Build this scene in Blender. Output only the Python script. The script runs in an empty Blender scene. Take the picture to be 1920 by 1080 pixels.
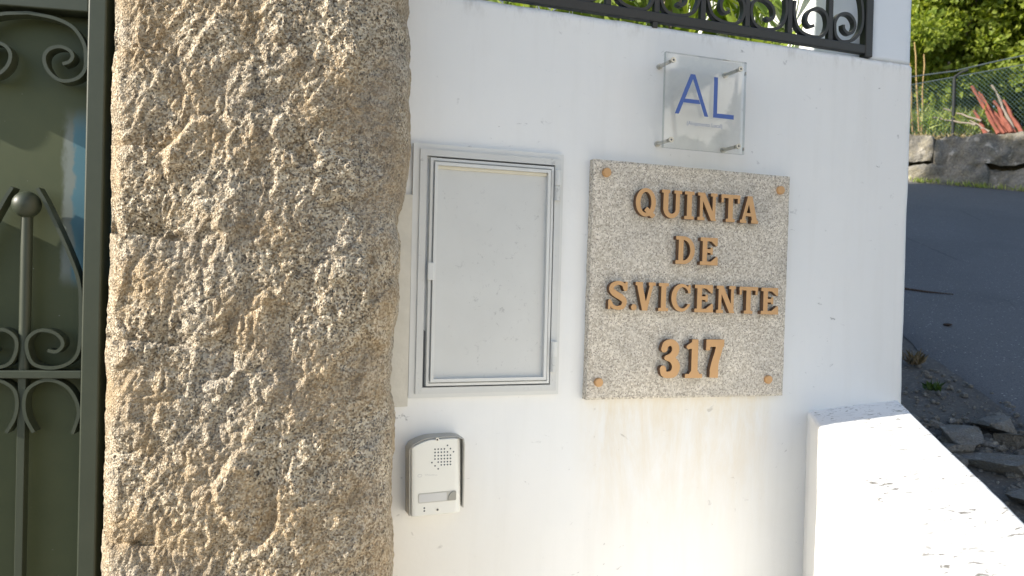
import bpy, bmesh, math, random
import numpy as np
from mathutils import Vector, Matrix

# ------------------------------------------------------------------ scene, camera, light
S = bpy.context.scene
C = S.collection
rad = math.radians
SUN_AZ = rad(0.35)      # how far in front of the wall plane the sun stands, to the left
SUN_EL = rad(25)

cam_d = bpy.data.cameras.new('camera'); cam = bpy.data.objects.new('camera', cam_d); C.objects.link(cam)
S.camera = cam
cam_d.sensor_width = 23.5; cam_d.lens = 1466.48 / 1920 * 23.5
cam_d.clip_start = 0.02; cam_d.clip_end = 2000
cam_d.dof.use_dof = True; cam_d.dof.focus_distance = 1.75; cam_d.dof.aperture_fstop = 5.0
yaw, pitch, roll = 0.34003, -0.01006, 0.02617
f = Vector((math.sin(yaw)*math.cos(pitch), math.cos(yaw)*math.cos(pitch), math.sin(pitch)))
r = Vector((math.cos(yaw), -math.sin(yaw), 0)); u = r.cross(f)
r2 = math.cos(roll)*r + math.sin(roll)*u; u2 = -math.sin(roll)*r + math.cos(roll)*u
M = Matrix((r2, u2, -f)).transposed().to_4x4(); M.translation = Vector((0, -1.5017, 1.5))
cam.matrix_world = M

world = bpy.data.worlds.new('World'); S.world = world; world.use_nodes = True
wn = world.node_tree.nodes; wl = world.node_tree.links
sky = wn.new('ShaderNodeTexSky'); sky.sky_type = 'NISHITA'; sky.sun_disc = False
sky.sun_elevation = SUN_EL; sky.sun_rotation = math.atan2(-math.cos(SUN_AZ), -math.sin(SUN_AZ))
sky.altitude = 200; sky.air_density = 1.0; sky.dust_density = 1.0; sky.ozone_density = 1.0
bg = wn['Background']; bg.inputs['Strength'].default_value = 0.12
wl.new(sky.outputs[0], bg.inputs['Color'])

sd = bpy.data.lights.new('sun', 'SUN'); sd.energy = 4.4; sd.angle = rad(0.53); sd.color = (1.0, 0.93, 0.81)
so = bpy.data.objects.new('sun', sd); C.objects.link(so)
sdir = Vector((-math.cos(SUN_AZ)*math.cos(SUN_EL), -math.sin(SUN_AZ)*math.cos(SUN_EL), math.sin(SUN_EL)))
so.rotation_euler = sdir.to_track_quat('Z', 'Y').to_euler(); so.location = (-4, -1, 6)

S.view_settings.view_transform = 'Standard'; S.view_settings.look = 'None'
S.view_settings.exposure = 1.0; S.view_settings.gamma = 1
S.render.engine = 'CYCLES'
S.cycles.max_bounces = 8; S.cycles.diffuse_bounces = 4; S.cycles.transparent_max_bounces = 16

random.seed(7); rng = np.random.RandomState(7)

# ------------------------------------------------------------------ helpers
_lat = {}
def vnoise(x, y, seed=0):
    """smooth value noise in [-1,1]"""
    if seed not in _lat: _lat[seed] = np.random.RandomState(1000+seed).rand(256, 256)*2-1
    L = _lat[seed]
    xi = np.floor(x).astype(int); yi = np.floor(y).astype(int)
    fx = x-xi; fy = y-yi; fx = fx*fx*(3-2*fx); fy = fy*fy*(3-2*fy)
    a = L[xi % 256, yi % 256]; b = L[(xi+1) % 256, yi % 256]; c = L[xi % 256, (yi+1) % 256]; d = L[(xi+1) % 256, (yi+1) % 256]
    return (a*(1-fx)+b*fx)*(1-fy)+(c*(1-fx)+d*fx)*fy
def fbm(x, y, seed=0, octv=4, gain=.5):
    s = 0; a = 1; t = 0
    for k in range(octv):
        s = s+a*vnoise(x*2**k+17.3*k, y*2**k+5.1*k, seed+k); t += a; a *= gain
    return s/t

class NT:
    def __init__(s, name, rough=.8, spec=.3, metal=0):
        s.m = bpy.data.materials.new(name); s.m.use_nodes = True; s.t = s.m.node_tree
        s.b = s.t.nodes['Principled BSDF']; s.o = s.t.nodes['Material Output']
        s.b.inputs['Roughness'].default_value = rough; s.b.inputs['Specular IOR Level'].default_value = spec
        s.b.inputs['Metallic'].default_value = metal
    def n(s, ty, **k):
        n = s.t.nodes.new(ty)
        for a, v in k.items():
            if a in n.inputs: n.inputs[a].default_value = v
            else: setattr(n, a, v)
        return n
    def l(s, a, b): s.t.links.new(a, b)
    def coord(s, scale=(1, 1, 1), loc=(0, 0, 0)):
        g = s.n('ShaderNodeNewGeometry'); m = s.n('ShaderNodeMapping'); m.inputs['Scale'].default_value = scale; m.inputs['Location'].default_value = loc
        s.l(g.outputs['Position'], m.inputs['Vector']); return m.outputs[0]
    def noise(s, vec, scale, detail=4, rough=.5, dist=0):
        n = s.n('ShaderNodeTexNoise'); n.inputs['Scale'].default_value = scale; n.inputs['Detail'].default_value = detail
        n.inputs['Roughness'].default_value = rough; n.inputs['Distortion'].default_value = dist
        s.l(vec, n.inputs['Vector']); return n.outputs['Fac']
    def vor(s, vec, scale, feature='F1', out='Color', rnd=1):
        n = s.n('ShaderNodeTexVoronoi'); n.feature = feature; n.inputs['Scale'].default_value = scale; n.inputs['Randomness'].default_value = rnd
        s.l(vec, n.inputs['Vector']); return n.outputs[out]
    def ramp(s, fac, stops, interp='LINEAR'):
        n = s.n('ShaderNodeValToRGB'); n.color_ramp.interpolation = interp
        e = n.color_ramp.elements
        while len(e) < len(stops): e.new(.5)
        for q, (p, c) in zip(e, stops):
            q.position = p; q.color = (c, c, c, 1) if isinstance(c, (int, float)) else (*c, 1)
        s.l(fac, n.inputs['Fac']); return n.outputs['Color']
    def mix(s, fac, a, b, mode='MIX'):
        n = s.n('ShaderNodeMix'); n.data_type = 'RGBA'; n.blend_type = mode
        for v, i in ((fac, 0), (a, 6), (b, 7)):
            if isinstance(v, (int, float)): n.inputs[i].default_value = v if i == 0 else (v, v, v, 1)
            elif isinstance(v, tuple): n.inputs[i].default_value = (*v, 1)
            else: s.l(v, n.inputs[i])
        return n.outputs[2]
    def math(s, op, a, b=0.0, clamp=False):
        n = s.n('ShaderNodeMath'); n.operation = op; n.use_clamp = clamp
        for v, i in ((a, 0), (b, 1)):
            if isinstance(v, (int, float)): n.inputs[i].default_value = v
            else: s.l(v, n.inputs[i])
        return n.outputs[0]
    def xyz(s, vec):
        n = s.n('ShaderNodeSeparateXYZ'); s.l(vec, n.inputs[0]); return n.outputs
    def maprange(s, v, a, b, c=0, d=1):
        n = s.n('ShaderNodeMapRange'); n.interpolation_type = 'SMOOTHSTEP'
        s.l(v, n.inputs[0])
        for i, q in enumerate((a, b, c, d)): n.inputs[i+1].default_value = q
        return n.outputs[0]
    def bump(s, h, strength=.3, dist=.01, prev=None):
        n = s.n('ShaderNodeBump'); n.inputs['Strength'].default_value = strength; n.inputs['Distance'].default_value = dist
        s.l(h, n.inputs['Height'])
        if prev is not None: s.l(prev, n.inputs['Normal'])
        s.l(n.outputs[0], s.b.inputs['Normal']); return n.outputs[0]
    def color(s, c):
        if isinstance(c, tuple): s.b.inputs['Base Color'].default_value = (*c, 1)
        else: s.l(c, s.b.inputs['Base Color'])
        return s

def simple(name, col, rough=.6, spec=.4, metal=0, var=.15, scale=40, bump=.1, bdist=.001):
    t = NT(name, rough, spec, metal); v = t.coord()
    n = t.noise(v, scale, 5, .6)
    t.color(t.mix(n, tuple(c*(1-var) for c in col), tuple(min(1, c*(1+var)) for c in col)))
    if bump: t.bump(t.noise(v, scale*3, 3), bump, bdist)
    return t.m

# ---- materials
def granite(name, lo, mid, hi, dark, grain, rust=None, blotch=(.75, 1.15), gray=.35, bump=.6, bd=.0015):
    t = NT(name, .85, .25); v = t.coord()
    cell = t.vor(v, grain)
    sx = t.xyz(cell)
    base = t.ramp(sx[0], [(0, lo), (.35, mid), (.7, hi), (1, tuple(min(1, c*1.15) for c in hi))])
    cell2 = t.xyz(t.vor(t.coord(loc=(3, 1, 2)), grain*1.35))
    dk = t.ramp(cell2[1], [(0, 1), (.10, 1), (.15, 0)])
    c = t.mix(dk, base, dark)
    if rust:
        n = t.noise(v, 9, 5, .65); m = t.ramp(n, [(.42, 0), (.62, 1)])
        c = t.mix(t.math('MULTIPLY', m, .55), c, rust, 'MIX')
    n2 = t.noise(t.coord(loc=(7, 3, 5)), 6, 4, .6)
    g = t.ramp(n2, [(.45, 0), (.65, 1)])
    c = t.mix(t.math('MULTIPLY', g, gray), c, t.mix(sx[2], (.17, .17, .17), (.42, .41, .39)))
    n3 = t.noise(v, 28, 3, .5)
    c = t.mix(1.0, c, t.ramp(n3, [(.3, blotch[0]), (.7, min(1, blotch[1]))]), 'MULTIPLY')
    t.color(c)
    h = t.math('ADD', t.vor(v, grain, 'F1', 'Distance'), t.noise(v, grain*1.3, 3, .6))
    t.bump(h, bump, bd)
    return t.m
M_PILLAR = granite('rough_granite', (.235, .18, .12), (.455, .37, .26), (.74, .65, .505), (.10, .09, .08), 290, rust=(.49, .345, .185), gray=.36, bump=1.0, bd=.0035)
M_SLAB = granite('sawn_granite', (.45, .40, .33), (.58, .52, .43), (.71, .655, .57), (.31, .275, .24), 300, rust=None, blotch=(.88, 1.0), gray=.25, bump=.3, bd=.0008)
def block_stone(name, a, b, d, sc=2.2):
    t = NT(name, .92, .2); v = t.coord()
    c = t.mix(t.noise(v, sc, 6, .7), a, b)
    c = t.mix(t.ramp(t.noise(v, sc*2.3, 6, .75), [(.46, 0), (.66, 1)]), c, d)
    c = t.mix(t.ramp(t.noise(v, sc*14, 4, .7), [(.35, .5), (.6, 0)]), c, tuple(q*.35 for q in a))
    pl = t.ramp(t.noise(t.coord(loc=(4, 4, 4)), sc*3.1, 4, .6), [(.60, 0), (.68, .8)])
    c = t.mix(pl, c, tuple(min(1, q*1.35) for q in b)); t.color(c)
    t.bump(t.noise(v, sc*7, 7, .7), .9, .05); return t.m
M_STONE = block_stone('old_granite_blocks', (.17, .165, .15), (.40, .37, .32), (.28, .25, .18))
M_RUBBLE = block_stone('rubble_stone', (.30, .29, .28), (.46, .44, .40), (.36, .32, .26), 9)

def white_paint(name, stain=False, flecks=0.0):
    t = NT(name, .75, .25); v = t.coord()
    n = t.noise(v, 3.2, 5, .6)
    c = t.mix(n, (.76, .765, .76), (.845, .845, .835))
    # faint vertical weathering
    nv = t.noise(t.coord(scale=(9, 9, .8)), 3, 4, .6)
    c = t.mix(t.ramp(nv, [(.5, 0), (.78, .22)]), c, (.66, .65, .62))
    # small grey scuffs
    sc = t.noise(t.coord(scale=(1, 1, 1.5)), 34, 3, .65, .6)
    ms = t.ramp(sc, [(.66, 0), (.73, .8)])
    pm = t.ramp(t.noise(t.coord(loc=(2, 9, 4)), 5, 2), [(.45, 0), (.6, 1)])
    c = t.mix(t.math('MULTIPLY', ms, pm), c, (.36, .36, .37))
    if stain:
        p = t.xyz(v)
        inx = t.math('MULTIPLY', t.maprange(p[0], .66, .76), t.maprange(p[0], 1.21, 1.12))
        inz = t.math('MULTIPLY', t.maprange(p[2], .86, 1.24), t.maprange(p[2], 1.30, 1.25))
        st = t.noise(t.coord(scale=(7, 7, 1.6)), 2.6, 7, .75, .35)
        m = t.math('MULTIPLY', t.math('MULTIPLY', inx, inz), t.ramp(st, [(.38, .15), (.66, 1)]))
        c = t.mix(t.math('MULTIPLY', m, .55), c, (.68, .56, .36))
        # yellower tint low on the wall by the stone post
        m2 = t.math('MULTIPLY', t.maprange(p[0], .75, .32), t.maprange(p[2], 1.25, .9))
        c = t.mix(t.math('MULTIPLY', m2, .35), c, (.78, .70, .54))
        # grime along the coping
        m3 = t.math('MULTIPLY', t.maprange(p[2], 2.01, 2.058), t.ramp(t.noise(t.coord(scale=(1, 1, .4)), 22, 4, .7), [(.5, 0), (.7, 1)]))
        c = t.mix(t.math('MULTIPLY', m3, .5), c, (.35, .33, .30))
    if flecks:
        fl = t.noise(t.coord(scale=(.7, 1.2, 1), loc=(5, 5, 5)), 78, 2, .6, .5)
        fm = t.ramp(fl, [(.595, 0), (.64, 1)])
        pm2 = t.ramp(t.noise(t.coord(loc=(1, 1, 8)), 7, 3), [(.38, .25), (.55, 1)])
        c = t.mix(t.math('MULTIPLY', t.math('MULTIPLY', fm, pm2), flecks), c, (.16, .15, .13))
    t.color(c)
    hb = t.noise(v, 55, 5, .65)
    b1 = t.bump(t.noise(v, 14, 3, .5), .25, .006)
    t.bump(hb, .25, .0016, b1)
    return t.m
M_WALL = white_paint('white_plaster', stain=True)
M_PIER = simple('sky_tinted_white', (.70, .745, .80), .75, .25, var=.04, scale=5, bump=.2, bdist=.002)  # blue of the sky light on the pier mixed into its white
M_LEDGE = white_paint('white_plaster_side')
M_LEDGETOP = white_paint('white_plaster_flecked', flecks=.9)
M_CAB = None
def cab_paint():
    t = NT('grey_white_metal_paint', .5, .35); v = t.coord()
    c = t.mix(t.noise(v, 7, 4, .6), (.54, .545, .53), (.66, .665, .65))
    sp = t.ramp(t.noise(t.coord(scale=(1, 1, 1)), 75, 3, .75, .7), [(.60, 0), (.72, .5)])
    pm = t.ramp(t.noise(v, 9, 2), [(.42, 0), (.58, 1)])
    c = t.mix(t.math('MULTIPLY', sp, pm), c, (.24, .24, .25)); t.color(c)
    t.bump(t.noise(v, 60, 4), .12, .0008); return t.m
M_CAB = cab_paint()
M_CABEDGE = simple('white_metal_paint', (.66, .665, .65), .5, .35, var=.08, scale=14)
M_CREAM = simple('cream_paint_line', (.68, .64, .53), .6, .3, var=.08, scale=14)
M_GAPSHADE = simple('gap_shade', (.22, .22, .225), .9, .1)  # grey stands in for the shade in the gap round the cabinet door
M_MORTAR = simple('pale_mortar', (.60, .57, .50), .9, .2, var=.15, scale=30, bump=.5, bdist=.002)
M_BRONZE = simple('bronze_paint', (.57, .335, .155), .55, .35, var=.10, scale=30, bump=.08)
M_BRONZESHADE = simple('bronze_side_shade', (.13, .075, .045), .6, .3, var=.2, scale=60)  # shade on the letter sides put into a darker bronze
M_IRON = simple('black_iron', (.018, .021, .022), .42, .5, var=.3, scale=60, bump=.3, bdist=.0008)
def gate_paint():
    t = NT('green_iron_paint', .45, .45); v = t.coord()
    t.color(t.mix(t.noise(v, 16, 5, .65), (.030, .040, .026), (.050, .060, .040)))
    t.bump(t.noise(v, 90, 4), .15, .0008); return t.m
M_GATE = gate_paint()
def gate_panel():
    t = NT('green_sheet_paint', .5, .4); v = t.coord(); p = t.xyz(v)
    c = t.mix(t.noise(v, 12, 5, .6), (.046, .060, .026), (.078, .090, .038))
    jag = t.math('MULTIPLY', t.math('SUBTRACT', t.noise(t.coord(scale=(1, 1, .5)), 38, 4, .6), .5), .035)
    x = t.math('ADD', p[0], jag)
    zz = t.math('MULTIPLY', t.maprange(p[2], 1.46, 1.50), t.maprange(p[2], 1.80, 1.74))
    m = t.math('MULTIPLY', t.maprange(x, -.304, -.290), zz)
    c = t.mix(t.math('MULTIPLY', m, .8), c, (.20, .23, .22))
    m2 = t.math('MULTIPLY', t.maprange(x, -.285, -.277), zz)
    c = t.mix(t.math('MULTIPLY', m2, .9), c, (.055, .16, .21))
    sp = t.ramp(t.noise(v, 120, 2, .5), [(.76, 0), (.80, .6)])
    c = t.mix(sp, c, (.4, .42, .38))
    t.color(c); t.bump(t.noise(v, 30, 3), .1, .002); return t.m
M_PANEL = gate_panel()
M_PLASTIC = simple('white_plastic', (.77, .76, .70), .35, .5, var=.03, scale=10, bump=0)
M_HOOD = simple('grey_plastic', (.47, .455, .41), .5, .4, var=.06, scale=20, bump=0)
M_HOODL = simple('tan_grey_plastic', (.36, .335, .28), .5, .4, var=.08, scale=20, bump=0)
M_DARKDOT = simple('dark_hole', (.05, .06, .08), .8, .2)
M_LABEL = simple('pale_label_window', (.58, .58, .57), .25, .5, var=.03, bump=0)
M_BTN = simple('grey_button', (.33, .32, .28), .4, .4, var=.04, bump=0)
M_STEEL = simple('stainless_steel', (.55, .54, .50), .3, .5, 1.0, var=.08, scale=80, bump=0)
M_LOGO = simple('grey_print', (.50, .50, .49), .6, .3, bump=0)
M_BLUE = simple('blue_print', (.055, .115, .36), .4, .4, var=.04, scale=30, bump=0)
M_BLUEGREY = simple('small_blue_print', (.26, .30, .42), .5, .4, bump=0)
def acrylic(name, tint, extra=0.0):
    t = NT(name); t.t.nodes.remove(t.b)
    tr = t.n('ShaderNodeBsdfTransparent'); tr.inputs[0].default_value = (*tint, 1)
    gl = t.n('ShaderNodeBsdfGlossy'); gl.inputs['Roughness'].default_value = .015
    fr = t.n('ShaderNodeFresnel'); fr.inputs['IOR'].default_value = 1.49
    mx = t.n('ShaderNodeMixShader')
    fac = t.math('ADD', fr.outputs[0], extra)
    t.l(fac, mx.inputs[0]); t.l(tr.outputs[0], mx.inputs[1]); t.l(gl.outputs[0], mx.inputs[2]); t.l(mx.outputs[0], t.o.inputs[0])
    return t.m
M_ACRYL = acrylic('clear_acrylic', (.985, .99, .985), .0)
M_ACEDGE = acrylic('acrylic_edge', (.62, .66, .66), .10)
def asphalt():
    t = NT('asphalt', .85, .25); v = t.coord()
    c = t.mix(t.noise(v, 1.3, 5, .6), (.085, .087, .092), (.125, .126, .130))
    c = t.mix(t.ramp(t.noise(v, 160, 2, .6), [(.35, 0), (.70, .8)]), c, (.21, .21, .21))
    ag = t.xyz(t.vor(v, 70)); d = t.vor(v, 70, 'F1', 'Distance')
    m = t.math('MULTIPLY', t.ramp(ag[0], [(.90, 0), (.93, 1)]), t.ramp(d, [(.25, 1), (.4, 0)]))
    c = t.mix(m, c, (.36, .35, .33))
    pt = t.ramp(t.noise(t.coord(loc=(3, 3, 3)), .8, 3, .5), [(.50, 0), (.60, .15)]); c = t.mix(pt, c, (.065, .066, .07))
    crk = t.ramp(t.vor(t.coord(loc=(1, 2, 0)), .9, 'DISTANCE_TO_EDGE', 'Distance'), [(0, .4), (.008, 0)])
    c = t.mix(t.math('MULTIPLY', crk, t.ramp(t.noise(v, 1.1, 2), [(.5, 0), (.6, 1)])), c, (.03, .03, .03)); t.color(c)
    t.bump(t.noise(v, 130, 3, .6), .5, .004); return t.m
M_ASPH = asphalt()
def soil(name, a, b, sc=7):
    t = NT(name, .95, .1); v = t.coord()
    c = t.mix(t.noise(v, sc, 6, .7), a, b)
    c = t.mix(t.ramp(t.noise(v, sc*8, 4, .7), [(.55, 0), (.72, .7)]), c, tuple(min(1, q*1.9) for q in b))
    t.color(c); t.bump(t.noise(v, sc*5, 6, .7), .7, .03); return t.m
M_SOIL = soil('verge_soil', (.10, .096, .09), (.19, .18, .165))
M_GARDEN = soil('garden_soil', (.05, .04, .03), (.10, .08, .055))
M_BANK = soil('bank_soil', (.10, .10, .045), (.24, .20, .13), 4)
M_PAVE = simple('pale_paving', (.40, .365, .31), .9, .2, var=.15, scale=6, bump=.3, bdist=.01)
def leaf(name, a, b, trans=.45, rough=.45):
    t = NT(name, rough, .4)
    g = t.n('ShaderNodeNewGeometry')
    c = t.mix(g.outputs['Random Per Island'], a, b)
    t.color(c)
    tl = t.n('ShaderNodeBsdfTranslucent'); c2 = t.mix(1.0, c, (1.25, 1.2, .55), 'MULTIPLY'); t.l(c2, tl.inputs[0])
    mx = t.n('ShaderNodeMixShader'); mx.inputs[0].default_value = trans
    t.l(t.b.outputs[0], mx.inputs[1]); t.l(tl.outputs[0], mx.inputs[2]); t.l(mx.outputs[0], t.o.inputs[0])
    return t.m
M_LEAF = leaf('hedge_leaves', (.15, .22, .028), (.36, .42, .08), .5)
M_LEAF2 = leaf('dark_leaves', (.025, .055, .012), (.07, .12, .02), .3)
M_LANCE = leaf('lance_leaves', (.12, .21, .03), (.30, .38, .07), .5)
M_GRASS = leaf('tall_grass', (.22, .33, .07), (.48, .52, .18), .45)
M_DRY = leaf('dry_grass', (.28, .22, .12), (.42, .34, .2), .2)
M_DEAD = leaf('dead_weed', (.10, .075, .045), (.20, .15, .085), .2)
M_BARK = simple('grey_bark', (.27, .22, .18), .9, .2, var=.3, scale=30, bump=.8, bdist=.006)
M_RED = simple('faded_red_stake', (.20, .07, .05), .85, .2, var=.7, scale=9, bump=.3, bdist=.004)
M_GREYWOOD = simple('weathered_wood', (.22, .19, .16), .9, .2, var=.3, scale=20)
M_STALK = simple('dry_stalk', (.30, .21, .10), .9, .2, var=.2)
M_TWIG = simple('brown_twig', (.07, .05, .04), .9, .2)
M_FENCE = simple('green_coated_wire', (.07, .125, .12), .6, .3, var=.1, bump=0)
M_POST = simple('dark_fence_post', (.02, .024, .025), .7, .3)
M_CABLE = simple('grey_cable', (.07, .09, .10), .6, .3, bump=0)
M_HOUSE = simple('house_render', (.74, .72, .67), .9, .2, var=.06, scale=2)
M_ROOF = simple('clay_roof', (.32, .13, .07), .9, .2, var=.3, scale=8)
M_GLASS = simple('house_window_glass', (.05, .06, .07), .1, .5, bump=0)

def tag(o, label=None, cat=None, group=None, kind=None):
    if label: o['label'] = label
    if cat: o['category'] = cat
    if group: o['group'] = group
    if kind: o['kind'] = kind
    return o
def empty(name, loc, label, cat, group=None, rz=0):
    o = bpy.data.objects.new(name, None); C.objects.link(o); o.location = loc; o.rotation_euler = (0, 0, rz); o.empty_display_size = .1
    return tag(o, label, cat, group)
def mesh_np(name, V, F, mats, parent=None, smooth=False, mi=None):
    me = bpy.data.meshes.new(name)
    V = np.asarray(V, dtype=np.float32); F = np.asarray(F, dtype=np.int32); k = F.shape[1]
    me.vertices.add(len(V)); me.vertices.foreach_set('co', V.ravel())
    me.loops.add(F.size); me.loops.foreach_set('vertex_index', F.ravel())
    me.polygons.add(len(F)); me.polygons.foreach_set('loop_start', np.arange(0, F.size, k, dtype=np.int32))
    me.polygons.foreach_set('loop_total', np.full(len(F), k, dtype=np.int32))
    for m in (mats if isinstance(mats, (list, tuple)) else [mats]): me.materials.append(m)
    if mi is not None: me.polygons.foreach_set('material_index', np.asarray(mi, dtype=np.int32))
    me.polygons.foreach_set('use_smooth', np.full(len(F), smooth))
    me.update(calc_edges=True); me.validate()
    o = bpy.data.objects.new(name, me); C.objects.link(o); o.parent = parent
    return o

class MB:
    def __init__(s): s.v = []; s.f = []; s.m = []
    def add(s, V, F, mi=0):
        n = len(s.v); s.v += [tuple(q) for q in V]; s.f += [tuple(i+n for i in q) for q in F]; s.m += [mi]*len(F)
    def box(s, x0, y0, z0, x1, y1, z1, mi=0):
        s.add([(x, y, z) for x in (x0, x1) for y in (y0, y1) for z in (z0, z1)],
              [(0, 1, 3, 2), (4, 6, 7, 5), (0, 4, 5, 1), (2, 3, 7, 6), (0, 2, 6, 4), (1, 5, 7, 3)], mi)
    def tube(s, pts, r, n=8, mi=0, cap=True, ry=None):
        P = [Vector(p) for p in pts]; R = r if isinstance(r, (list, tuple)) else [r]*len(P)
        V = []; F = []
        up = None
        for i, p in enumerate(P):
            t = (P[min(i+1, len(P)-1)]-P[max(i-1, 0)]).normalized()
            if up is None: up = Vector((0, 0, 1)) if abs(t.z) < .9 else Vector((1, 0, 0))
            a = t.cross(up).normalized(); b = a.cross(t).normalized(); up = b
            for k in range(n):
                q = 2*math.pi*k/n; V.append(p+R[i]*(math.cos(q)*a+math.sin(q)*b))
        for i in range(len(P)-1):
            for k in range(n):
                F.append((i*n+k, i*n+(k+1) % n, (i+1)*n+(k+1) % n, (i+1)*n+k))
        if cap: F.append(tuple(range(n-1, -1, -1))); F.append(tuple((len(P)-1)*n+k for k in range(n)))
        s.add(V, F, mi)
    def flat(s, pts, w, y0, y1, mi=0):
        """flat bar following (x,z) points; w wide in the plane, from y0 to y1 in depth"""
        n = len(pts); V = []; F = []
        for i in range(n):
            a = pts[max(i-1, 0)]; b = pts[min(i+1, n-1)]; dx = b[0]-a[0]; dz = b[1]-a[1]; L = math.hypot(dx, dz) or 1
            nx, nz = -dz/L*w/2, dx/L*w/2; x, z = pts[i]
            V += [(x+nx, y0, z+nz), (x-nx, y0, z-nz), (x-nx, y1, z-nz), (x+nx, y1, z+nz)]
        for i in range(n-1):
            for k in range(4): F.append((4*i+k, 4*i+(k+1) % 4, 4*i+4+(k+1) % 4, 4*i+4+k))
        F += [(3, 2, 1, 0), (4*n-4, 4*n-3, 4*n-2, 4*n-1)]
        s.add(V, F, mi)
    def ball(s, c, r, nu=20, nv=12, sq=(1, 1, 1), mi=0):
        V = []; F = []
        for j in range(nv+1):
            t = math.pi*j/nv
            for i in range(nu):
                p = 2*math.pi*i/nu; V.append((c[0]+r*sq[0]*math.sin(t)*math.cos(p), c[1]+r*sq[1]*math.sin(t)*math.sin(p), c[2]+r*sq[2]*math.cos(t)))
        for j in range(nv):
            for i in range(nu): F.append((j*nu+i, j*nu+(i+1) % nu, (j+1)*nu+(i+1) % nu, (j+1)*nu+i))
        s.add(V, F, mi)
    def prism(s, poly, y0, y1, mi=0, side=None):
        """(x,z) polygon extruded in y"""
        n = len(poly); V = [(x, y0, z) for x, z in poly]+[(x, y1, z) for x, z in poly]
        s.add(V, [tuple(range(n)), tuple(range(2*n-1, n-1, -1))], mi)
        s.add(V, [(i, (i+1) % n, n+(i+1) % n, n+i) for i in range(n)], mi if side is None else side)
    def build(s, name, mats, parent=None, smooth=False, bevel=0, seg=2, loc=None):
        me = bpy.data.meshes.new(name); me.from_pydata(s.v, [], s.f)
        for m in (mats if isinstance(mats, (list, tuple)) else [mats]): me.materials.append(m)
        for p, i in zip(me.polygons, s.m): p.material_index = i
        bm = bmesh.new(); bm.from_mesh(me); bmesh.ops.recalc_face_normals(bm, faces=bm.faces); bm.to_mesh(me); bm.free()
        me.polygons.foreach_set('use_smooth', [smooth]*len(me.polygons))
        o = bpy.data.objects.new(name, me); C.objects.link(o); o.parent = parent
        if loc: o.location = loc
        if smooth:
            try: me.set_sharp_from_angle(angle=rad(40))
            except Exception: pass
        if bevel:
            b = o.modifiers.new('bevel', 'BEVEL'); b.width = bevel; b.segments = seg; b.limit_method = 'ANGLE'; b.angle_limit = rad(40)
        return o

def catmull(P, k=8):
    P = [np.array(p, float) for p in P]; Q = [2*P[0]-P[1]]+P+[2*P[-1]-P[-2]]; out = []
    for i in range(1, len(Q)-2):
        a, b, c, d = Q[i-1:i+3]
        for j in range(k):
            t = j/k; out.append(tuple(.5*((2*b)+(-a+c)*t+(2*a-5*b+4*c-d)*t*t+(-a+3*b-3*c+d)*t**3)))
    out.append(tuple(P[-1])); return out

# ------------------------------------------------------------------ ground, road, bank
def street(x, y): return .65+.0674*(x-1.7)+.2337*y
def smooth(a, b, x):
    t = np.clip((x-a)/(b-a), 0, 1); return t*t*(3-2*t)
def grid(xs, ys, zf, name, m, kind='structure', sm=True):
    X, Y = np.meshgrid(xs, ys, indexing='ij'); Z = zf(X, Y); nx, ny = len(xs), len(ys)
    V = np.stack([X, Y, Z], -1).reshape(-1, 3); I = np.arange(nx*ny).reshape(nx, ny)
    F = np.stack([I[:-1, :-1], I[1:, :-1], I[1:, 1:], I[:-1, 1:]], -1).reshape(-1, 4)
    o = mesh_np(name, V, F, m, None, sm); o['kind'] = kind; return o
def ground_z(X, Y):
    st = street(X, Y)+.018*fbm(X*2.2, Y*2.2, 3)
    dr = 0.0*X
    t = smooth(1.0, 1.62, X)
    near = t*st+(1-t)*dr
    far = smooth(-2.5, -6, Y); near = near*(1-far)+(street(X, Y)*.6)*far
    return np.where((X > 9) & (Y > 4), near, near)
xs = np.concatenate([[-900, -300, -100, -40, -20, -10, -5, -3], np.linspace(-2, 5, 71), np.linspace(5.5, 16, 22), [20, 30, 60, 150, 400, 900]])
ys = np.concatenate([[-900, -300, -100, -40, -20, -12, -8, -5], np.linspace(-4, 4, 81), np.linspace(4.5, 16, 24), [20, 30, 60]])
def gz(X, Y):
    Xc = np.clip(X, -12, 20); Yc = np.clip(Y, -14, 24)
    return ground_z(Xc, Yc)
grid(xs, ys, gz, 'ground', M_SOIL)
def road_edge(Y): return 2.80+.43*np.clip(Y, -3, 9)
def road():
    vs = np.linspace(-14, 13, 270); us = np.linspace(0, 1, 90)
    U, Yv = np.meshgrid(us, vs, indexing='ij')
    X0 = road_edge(Yv)+.10*fbm(Yv*1.6, Yv*0+3, 11)+.04*fbm(Yv*8, Yv*0, 12); X = X0+(15-X0)*U**1.3
    Z = street(X, Yv)+.026+.004*fbm(X, Yv, 5)-.03*np.exp(-U*60)
    V = np.stack([X, Yv, Z], -1).reshape(-1, 3); nx, ny = U.shape; I = np.arange(nx*ny).reshape(nx, ny)
    F = np.stack([I[:-1, :-1], I[1:, :-1], I[1:, 1:], I[:-1, 1:]], -1).reshape(-1, 4)
    o = mesh_np('road', V, F, M_ASPH, None, True); o['kind'] = 'structure'
road()
grid(np.linspace(-4, 1.0, 12), np.linspace(-3.6, .02, 12), lambda X, Y: .006+0*X, 'driveway', M_PAVE)
grid(np.linspace(-3, 1.52, 12), np.concatenate([np.linspace(.2, 3, 6), np.linspace(3.5, 14, 8)]), lambda X, Y: 1.95+.2337*np.clip(Y-.9, 0, 99), 'garden_soil', M_GARDEN)

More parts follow.
